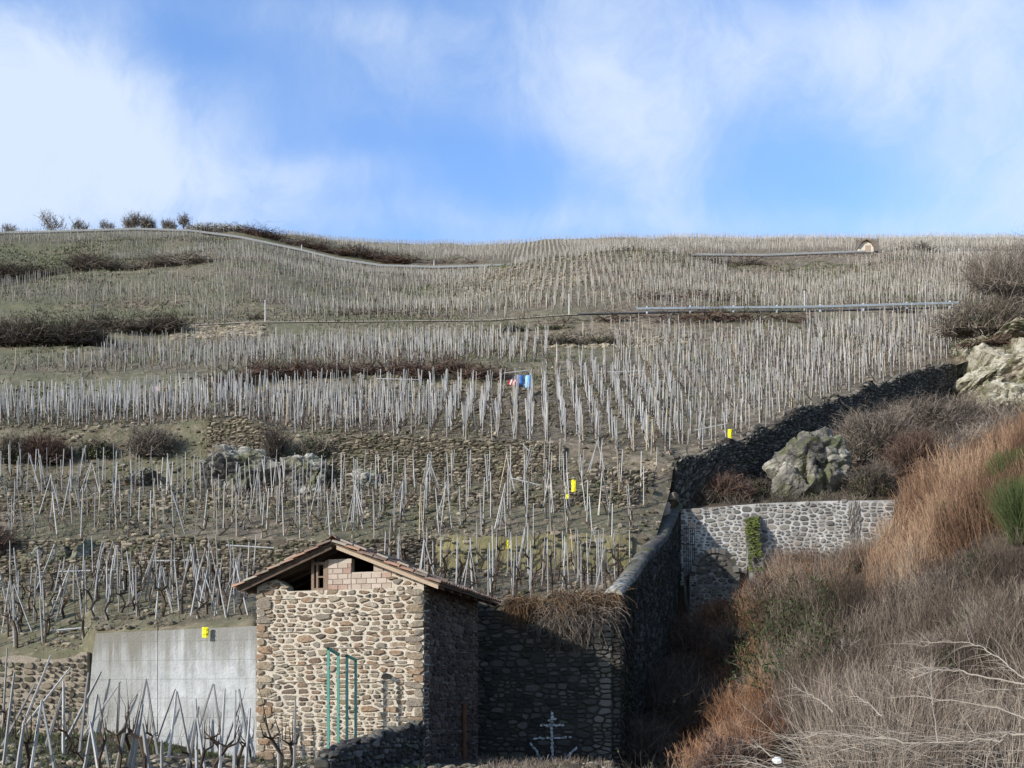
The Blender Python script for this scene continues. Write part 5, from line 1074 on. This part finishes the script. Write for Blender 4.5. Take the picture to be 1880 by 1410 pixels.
for i, (u, h, w, lab) in enumerate([(95, 24, 46, 'wide bare tree farthest left of the skyline row'), (150, 16, 32, 'small bare tree second from the left on the skyline'), (197, 15, 30, 'small round bare tree third from the left on the skyline'), (243, 20, 30, 'dense dark tree fourth in the skyline row'), (268, 15, 30, 'dense low tree fused to the right of the fourth skyline tree'), (312, 14, 26, 'low dark tree second from the right of the skyline row'), (334, 20, 24, 'thin upright bare tree rightmost in the skyline row'), (18, 10, 30, 'tiny far tree at the left edge of the skyline')]):
    tree(u, 428 if u < 200 else 424, h*1.3, w*1.25, 205, lab, 'tw_grey', n=1100 if i in (3, 4, 5) else 500, seed=i, fn=lambda x, y: hill(x, y)-(0 if i < 3 else .8))

# right-hand bushy tree above the rock
def rgul(x, y): return gul(x, y)
tree(1842, 600, 135, 190, 74, 'large bare bushy tree above the rock outcrop at the right edge', 'tw_grey', None, 4200, 3, fn=lambda x, y: np.atleast_1d((H0-600)/F*74))
bush(1850, 606, 190, 150, 73.5, 'broad twiggy thicket around the foot of the large bushy tree', 'tw_grey', .5, clumps=3, fn=lambda x, y: np.atleast_1d((H0-606)/F*73.5), leafm='leaf_ivy', nl=2500)
bush(1815, 625, 110, 26, 71.5, 'red brown heather along the top of the pale outcrop', 'tw_red', 1.4, clumps=4, fn=lambda x, y: np.atleast_1d((H0-632)/F*71.5), leafm='gr_green', nl=700)
# grey scrub between dry wall and mortared wall
def gbase(u, D): return (u-U0)/F*D
for i, (u, v, w, h, D, m, lab) in enumerate([(1600, 860, 150, 110, 53, 'tw_grey', 'tall grey thicket right of the big rock'), (1690, 806, 170, 76, 58, 'tw_grey', 'wide grey thicket below the end of the dry stone wall'), (1740, 774, 140, 58, 63, 'tw_grey', 'grey thicket climbing to the pale outcrop'), (1610, 800, 120, 34, 58, 'tw_dark', 'dark brush close under the dry stone wall'),
        (1330, 915, 120, 56, 48.2, 'tw_red', 'reddish brush left of the big rock'), (1390, 900, 80, 44, 49.4, 'tw_dark', 'dark thorny bush against the dry stone wall'), (1600, 915, 90, 70, 48.0, 'tw_dark', 'dark leafy bush on the mortared wall right of the big rock'), (1290, 915, 60, 40, 47.6, 'tw_dark', 'small dark brush at the left end of the mortared wall top'), (1680, 900, 110, 90, 49, 'tw_red', 'brown bush behind the right end of the mortared wall')]):
    bush(u, v, w, h, D, lab, m, 1.5, fn=gul, leafm='leaf_ivy' if i in (0, 3, 5, 6) else None, nl=900 if i in (0, 3, 5, 6) else 0, lsize=.14)

for i, (u, v, w, h, D, lab) in enumerate([(1175, 1395, 90, 170, 35.2, 'dark brush against the lower end of the boundary wall'), (1215, 1300, 100, 190, 38.5, 'tall dark brush in the shade halfway along the boundary wall'), (1262, 1190, 90, 120, 42, 'dark brush at the upper end of the boundary wall below the gate'), (1290, 1290, 130, 110, 37, 'dark low thicket in the shade beside the boundary wall')]):
    bush(u, v, w, h, D, lab, 'tw_dark' if i != 2 else 'tw_red', .55, fn=gul, leafm='leaf_ivy', nl=500, lsize=.09)
# gully and bank on the right: uncountable scrub, drawn as thin stems
def gsample(n, poly, Dr=(14, 60), r=rng, clump=-.12):
    out = []; tot = 0
    while tot < n:
        m = n*3; u = r.uniform(1100, 2150, m); D = np.sqrt(r.uniform(Dr[0]**2, Dr[1]**2, m)); x = (u-U0)/F*D; z = gul(x, D); v = H0-F*z/D
        k = inpoly(u, v, poly); k &= (u > np.interp(D, COPE[:, 1], COPE[:, 0], left=1128)+10); k &= ~((D > 45.2) & (D < 46.6) & (u < 1650))
        k &= fbm(x*1.1+2, D*.9, 3)+r.normal(0, .12, m) > clump
        out.append(np.stack([x, D, z], 1)[k]); tot += k.sum()
        if m and k.sum() == 0: break
    return np.concatenate(out)[:n]
def stems(P_, h, lean, w, name, m, label, S=3, wig=.1, cat='scrub', dirx=0., leafm=None, nl=0, heads=0, sizev=.1):
    n = len(P_); H_ = h*rng.uniform(.45, 1.15, n)*(1+.9*fbm(P_[:, 0]*.6, P_[:, 1]*.6, 3)); lx = .5*fbm(P_[:, 0]*.5+30, P_[:, 1]*.5, 3); d = np.stack([rng.normal(dirx, lean, n)+lx, rng.normal(0, lean, n), np.ones(n)], 1)
    tn = np.clip(.45+1.5*fbm(P_[:, 0]*.7+9, P_[:, 1]*.6, 4)+rng.normal(0, .2, n), 0, 1)
    g = M(); Q = grow(P_-[0, 0, .05], d, H_, S, wig, -.02); ww = w*(.6+P_[:, 1]/45*.6); g.ribbons(Q, ww, ww*.5, 0, tone=tn)
    if heads:
        i = rng.integers(0, n, heads); k = rng.uniform(.45, 1, heads)*(S-.001); a = k.astype(int); f = (k-a)[:, None]; p = Q[i, a]*(1-f)+Q[i, np.minimum(a+1, S)]*f
        Q2 = grow(p, d[i]+rng.normal(0, .5, (heads, 3)), H_[i]*rng.uniform(.12, .35, heads), 2, .2); g.ribbons(Q2, ww[i]*.7, ww[i]*.35, 0, tone=np.clip(tn[i]+.05, 0, 1))
    mats = [MAT[m]]
    if nl:
        i = rng.integers(0, n, nl); k = rng.random(nl)*(S-.001); a = k.astype(int); f = (k-a)[:, None]; p = Q[i, a]*(1-f)+Q[i, np.minimum(a+1, S)]*f; leaves(g, p, sizev, 1); mats.append(MAT[leafm])
    return tag(g.build(name, mats), label, cat, kind='stuff')
P_OR = [(1590, 1080), (1650, 985), (1665, 925), (1800, 850), (1960, 770), (2150, 660), (2150, 1000), (1960, 1040), (1800, 1090), (1700, 1090)]
stems(gsample(26000, P_OR, (34, 60)), 1.7, .10, .016, 'orange_grass', 'gr_orange', 'tall orange dry grass on the bank at the right', 4, .07, 'dry grass', -.05, heads=26000)
P_MID = [(1380, 1150), (1420, 1050), (1640, 1000), (1700, 1060), (1960, 1020), (2150, 900), (2150, 1420), (1500, 1440), (1420, 1300)]
stems(gsample(36000, P_MID, (13, 46)), 1.25, .16, .011, 'dry_scrub', 'gr_dry', 'grey brown dry stems covering the bank at the lower right', 4, .14, 'dry scrub', -.06, heads=42000)
P_RED = [(1140, 1420), (1200, 1270), (1250, 1120), (1300, 1060), (1640, 1040), (1600, 1110), (1400, 1130), (1420, 1300), (1400, 1440)]
stems(gsample(15000, P_RED, (20, 46)), .95, .22, .014, 'red_scrub', 'gr_rust', 'rusty brown scrub filling the hollow before the mortared wall', 4, .15, 'scrub', 0, heads=30000)
P_IVY = [(1330, 1240), (1345, 1120), (1460, 1080), (1540, 1110), (1530, 1230), (1420, 1290)]
stems(gsample(3000, P_IVY, (26, 44), clump=-9), 1.1, .7, .016, 'bramble_thicket', 'tw_red', 'green bramble thicket at the edge of the shadow', 4, .3, 'brambles', 0, leafm='leaf_ivy', nl=85000, sizev=.10)
P_ALL = [(1120, 1440), (1135, 1300), (1240, 1100), (1640, 1040), (1660, 950), (2150, 700), (2150, 1460)]
stems(gsample(16000, P_ALL, (18, 60)), .55, .5, .016, 'undergrowth', 'tw_dark', 'low dark undergrowth between the dry stems', 3, .3, 'undergrowth', 0, leafm='leaf_ivy', nl=12000, sizev=.07)
P_OR2 = [(1190, 1420), (1210, 1340), (1330, 1290), (1430, 1300), (1440, 1420)]
stems(gsample(5000, P_OR2, (18, 38)), .95, .22, .011, 'rusty_grass', 'gr_rust', 'rusty dry grass at the lower edge of the shadow', 4, .1, 'dry grass', 0, heads=9000)
stems(gsample(9000, [(1560, 935), (1640, 800), (1750, 690), (1900, 690), (1900, 800), (1700, 900)], (47, 78)), .9, .4, .02, 'grey_scrub', 'tw_grey', 'grey scrub on the slope between the thickets and the pale outcrop', 3, .25, 'scrub', 0, heads=9000)
stems(gsample(3500, [(1242, 935), (1242, 880), (1420, 870), (1640, 860), (1650, 935)], (46.8, 56)), .5, .5, .018, 'wall_top_scrub', 'tw_dark', 'low dark scrub on the ledge above the mortared wall', 3, .25, 'scrub', 0, leafm='leaf_ivy', nl=4000, sizev=.08)
sr = np.random.default_rng(77); k_ = 0
while k_ < 30:
    u_ = sr.uniform(1300, 1860); D_ = sr.uniform(19, 44); x_ = (u_-U0)/F*D_; v_ = H0-F*float(gul(x_, D_)[0])/D_
    if not (1030 < v_ < 1440) or (u_ < 1420 and v_ < 1250): continue
    kd = k_ % 3; bush(u_, v_, sr.uniform(1.3, 2.3)*F/D_, sr.uniform(.9, 1.5)*F/D_, D_, ['twiggy grey shrub standing among the dry stems on the right bank', 'rusty brown shrub standing among the dry stems on the right bank', 'dark leafy shrub standing among the dry stems on the right bank'][kd], ['tw_grey', 'tw_red', 'tw_dark'][kd], .22, name='shrub', fn=gul, leafm='leaf_ivy' if kd == 2 else None, nl=900 if kd == 2 else 0, lsize=.08, group=['grey shrubs on the right bank', 'rusty shrubs on the right bank', 'leafy shrubs on the right bank'][kd])
    k_ += 1
for (u_, v_, w_, h_, D_, m_, lb_) in [(1262, 1110, 80, 75, 43.0, 'tw_red', 'rusty bush before the iron gate at the foot of the mortared wall'), (1322, 1115, 110, 80, 42.6, 'gr_rust', 'wide rusty bush before the vault at the foot of the mortared wall'), (1400, 1100, 90, 70, 42.8, 'tw_red', 'rusty bush covering the foot of the mossy buttress'), (1470, 1090, 110, 66, 43.2, 'gr_rust', 'rusty bush right of the mossy buttress'), (1560, 1065, 120, 60, 43.4, 'tw_grey', 'grey brush under the right half of the mortared wall'), (1250, 1150, 110, 90, 40.5, 'tw_red', 'tall rusty bush in the hollow below the iron gate'), (1350, 1175, 110, 70, 40, 'tw_dark', 'dark brush in the hollow below the vault')]:
    bush(u_, v_, w_, h_, D_, lb_, m_, .8, fn=gul)
# green broom clumps
for u, v, w, h, D, lab in [(1862, 1010, 70, 80, 38, 'bright green broom clump in the orange grass at the right edge'), (1880, 1130, 50, 120, 33, 'dark green broom clump at the right edge below the first'), (1745, 1080, 50, 60, 38.5, 'small green tuft in the middle of the dry bank')]:
    g = M(); x = (u-U0)/F*D; z = float(gul(x, D)[0]); n = 2600; rx = w/2/F*D; b = np.stack([x+rng.normal(0, rx*.35, n), D+rng.normal(0, rx*.35, n), np.full(n, z)], 1)
    Q = grow(b, np.stack([rng.normal(0, .28, n), rng.normal(0, .28, n), np.ones(n)], 1), h/F*D*rng.uniform(.6, 1.1, n), 3, .06); g.ribbons(Q, .013, .007, 0, tone=rng.uniform(.1, .8, n)); tag(g.build('broom_bush', MAT['gr_green']), lab, 'bush')
# bleached fallen branches, bottom right
BR = [([(1695, 1186), (1718, 1178), (1782, 1180), (1811, 1193), (1849, 1221), (1872, 1241), (1910, 1266)], 15.5, .016, 'arching bleached branch, topmost in the lower right corner'), ([(1671, 1247), (1709, 1231), (1741, 1231), (1776, 1237), (1852, 1249), (1910, 1266)], 15, .02, 'thick bleached branch forking under the topmost arch'),
      ([(1552, 1281), (1575, 1279), (1593, 1291), (1619, 1317)], 16, .014, 'short forked bleached branch with upright prongs'), ([(1456, 1260), (1491, 1275), (1514, 1294), (1530, 1308)], 16.5, .014, 'short slanting bleached branch nearest the shadow'), ([(1630, 1284), (1683, 1276), (1747, 1288), (1834, 1299), (1910, 1335)], 14.5, .016, 'long low bleached branch across the lower right'),
      ([(1708, 1227), (1711, 1276), (1717, 1320), (1721, 1365)], 14.8, .011, 'upright thin bleached stem crossing the branches'), ([(1450, 1358), (1503, 1346), (1602, 1355), (1660, 1362), (1762, 1361), (1834, 1358), (1858, 1346), (1910, 1350)], 13.5, .017, 'long grey branch along the bottom right'), ([(1340, 1406), (1375, 1401), (1404, 1406), (1440, 1412)], 14, .013, 'pale branch end poking up at the bottom edge'),
      ([(1384, 1375), (1395, 1371), (1421, 1390)], 14.5, .012, 'small pale twig beside the white stone'), ([(1776, 1273), (1823, 1265), (1910, 1267)], 14.6, .012, 'thin bleached branch reaching in from the right edge')]
for pts, D, w, lab in BR:
    r = np.random.default_rng(int(pts[0][0])); P0 = np.array([px(u, v, D-.25*k) for k, (u, v) in enumerate(pts)]); t = np.linspace(0, len(pts)-1, 4*len(pts)-3); Pp = np.stack([np.interp(t, np.arange(len(pts)), P0[:, i]) for i in range(3)], 1); Pp += r.normal(0, .012, Pp.shape)
    g = M(); w = w*.72; rad = np.linspace(w*.35, w, len(Pp)); g.chain(Pp, rad, 6, 0, .75); n = 4*len(pts)
    i = r.integers(0, max(len(Pp)-3, 2), n); b = Pp[i]; d = (Pp[0]-Pp[-1])/np.linalg.norm(Pp[0]-Pp[-1])+r.normal(0, .35, (n, 3))+[0, 0, .25]
    Q = grow(b, d, r.uniform(.2, .9, n), 5, .10, -.16, r)
    for k in range(5): g.tubes(Q[:, k], Q[:, k+1], w*.32*(1-k*.17), w*.32*(1-(k+1)*.17), 4, 0, .75)
    tag(g.build('dead_branch', MAT['pale_branch']), lab, 'branch', 'bleached fallen branches')
n = 420; u = rng.uniform(1430, 1960, n); D = rng.uniform(12.5, 17.5, n); x = (u-U0)/F*D; z = gul(x, D)+rng.uniform(.1, .8, n); kk = (H0-F*z/D) > np.interp(u, [1430, 1600, 1750, 1960], [1340, 1270, 1230, 1190])
b = np.stack([x, D, z], 1)[kk]; n = len(b); g = M(); Q = grow(b, np.stack([rng.normal(-.9, .3, n), rng.normal(0, .4, n), rng.normal(.25, .2, n)], 1), rng.uniform(.3, 1.2, n), 5, .12, -.09)
for k in range(5): g.tubes(Q[:, k], Q[:, k+1], .0042*(1-k*.15), .0042*(1-(k+1)*.15), 3, 0, rng.uniform(.2, .9, n), cap=False)
tag(g.build('pale_twigs', MAT['pale_branch']), 'tangle of pale thin twigs over the lower right ground', 'twigs', kind='stuff')
g = M(); rock(g, px(1425, 1397, 14.6), .08, .08, .055, 5, sub=3); tag(g.build('white_stone', MAT['white']), 'small white stone at the bottom edge among pale twigs', 'stone')
# dead fern fringe on top of the anchor wall and hanging shrub
n = 9000; u = rng.uniform(925, 1132, n); b = np.stack([(u-U0)/F*34.0, 34.0+rng.uniform(-.1, .35, n), np.zeros(n)], 1); b[:, 2] = [(H0-np.interp(a, [862, 930, 1040, 1124], [1108, 1112, 1104, 1098]))/F*34+.04 for a in u]
g = M(); kf = fbm(u*.09, b[:, 1]*2, 3)+rng.normal(0, .15, n) > -.05; u, b = u[kf], b[kf]; n = len(u); Q = grow(b, np.stack([rng.normal(0, .45, n), rng.normal(-1.0, .4, n), rng.normal(.6, .5, n)], 1), rng.uniform(.2, .85, n)*(.7+1.8*fbm(u*.06, u*0, 3)), 5, .26, -.42); g.ribbons(Q, .018, .008, 0, tone=np.clip(.5+fbm(u*.11, b[:, 1]*3, 3)+rng.normal(0, .2, n), 0, 1))
tag(g.build('dead_ferns', MAT['fern']), 'brown dead ferns hanging over the top of the anchor wall', 'ferns', kind='stuff')
g = M(); n = 1500; u = np.clip(rng.choice([1008, 1035, 1062, 1092], n, p=[.2, .35, .3, .15])+rng.normal(0, 12, n), 960, 1120); b = np.stack([(u-U0)/F*33.9, np.full(n, 33.85), (H0-1112)/F*34-rng.random(n)*.5], 1)
Q = grow(b, np.stack([rng.normal(0, .5, n), rng.normal(-.8, .3, n), rng.normal(-.1, .6, n)], 1), rng.uniform(.2, 1.5, n)**1.2, 6, .34, -.22); g.ribbons(Q, .014, .006, 0)
tag(g.build('hanging_shrub', MAT['tw_grey']), 'grey leafless shrub hanging down the anchor wall', 'bush')
# grass and weeds on terraces
def tufts(n, ur, Dr, h, m, name, label, thr=.0, fn=hill, sc=.22, w=.02):
    u = rng.uniform(*ur, n); D = np.sqrt(rng.uniform(Dr[0]**2, Dr[1]**2, n)); x = (u-U0)/F*D; k = (fbm(x*sc+5, D*sc+2, 4) > thr)
    if fn is hill: k &= (D > np.maximum(np.interp(u, [-60, 470, 612, 1122], [31, 29.6, 34.2, 34.3]), dcut(u)+.3))
    x, D = x[k], D[k]; z = fn(x, D); n = len(x); Q = grow(np.stack([x, D, z-.02], 1), np.stack([rng.normal(0, .5, n), rng.normal(0, .5, n), np.ones(n)], 1), h*rng.uniform(.5, 1.3, n), 2, .15)
    g = M(); g.ribbons(Q, w*D/35, w*.4*D/35, 0); tag(g.build(name, MAT[m]), label, 'grass', kind='stuff')
tufts(40000, (-60, 1230), (30, 64), .16, 'gr_green', 'grass', 'short green grass in patches on the lower terraces', .12)
tufts(30000, (-60, 1230), (30, 64), .20, 'gr_dry', 'dry_tufts', 'dry yellowish tufts on the lower terraces', .05, sc=.31)
tufts(9000, (880, 1450), (20, 33.5), .25, 'gr_dry', 'dry_weeds', 'dry weeds on the shaded ground before the anchor wall', -.1, fn=gul, sc=.5, w=.02)
tufts(16000, (-60, 800), (20, 29.8), .16, 'gr_green', 'weeds', 'green weeds on the ground before the concrete wall', .02, fn=gul, sc=.5, w=.022)
tufts(60000, (-60, 1900), (62, 170), .28, 'gr_green', 'upper_grass', 'green grass patches on the upper slope', .06, sc=.09, w=.035)
tufts(60000, (-60, 1900), (62, 190), .26, 'gr_dry', 'upper_dry_grass', 'dry brown grass in patches on the upper slope', .0, sc=.16, w=.035)
n = 4500; u = rng.uniform(-60, 1450, n); D = rng.uniform(20.5, 33.5, n); kq = (u > 884) | (D < 26); u, D = u[kq], D[kq]; kq = (u < 1135) | (D < 33); u, D = u[kq], D[kq]; n = len(u); x = (u-U0)/F*D; z = gul(x, D); sc = .03+.09*rng.random(n)**2; g = M()
V = V0[None]*np.stack([sc*1.3, sc, sc*.7], 1)[:, None]*rng.uniform(.8, 1.15, (n, len(V0), 1))+np.stack([x, D, z+sc*.2], 1)[:, None]
g.add(V.reshape(-1, 3), (np.arange(n)[:, None, None]*len(V0)+F0[None]).reshape(-1, 3), 0, np.repeat(rng.random(n), len(V0))); tag(g.build('foreground_stones', MAT['stone_warm']), 'loose stones on the ground before the concrete wall', 'stones', kind='stuff')
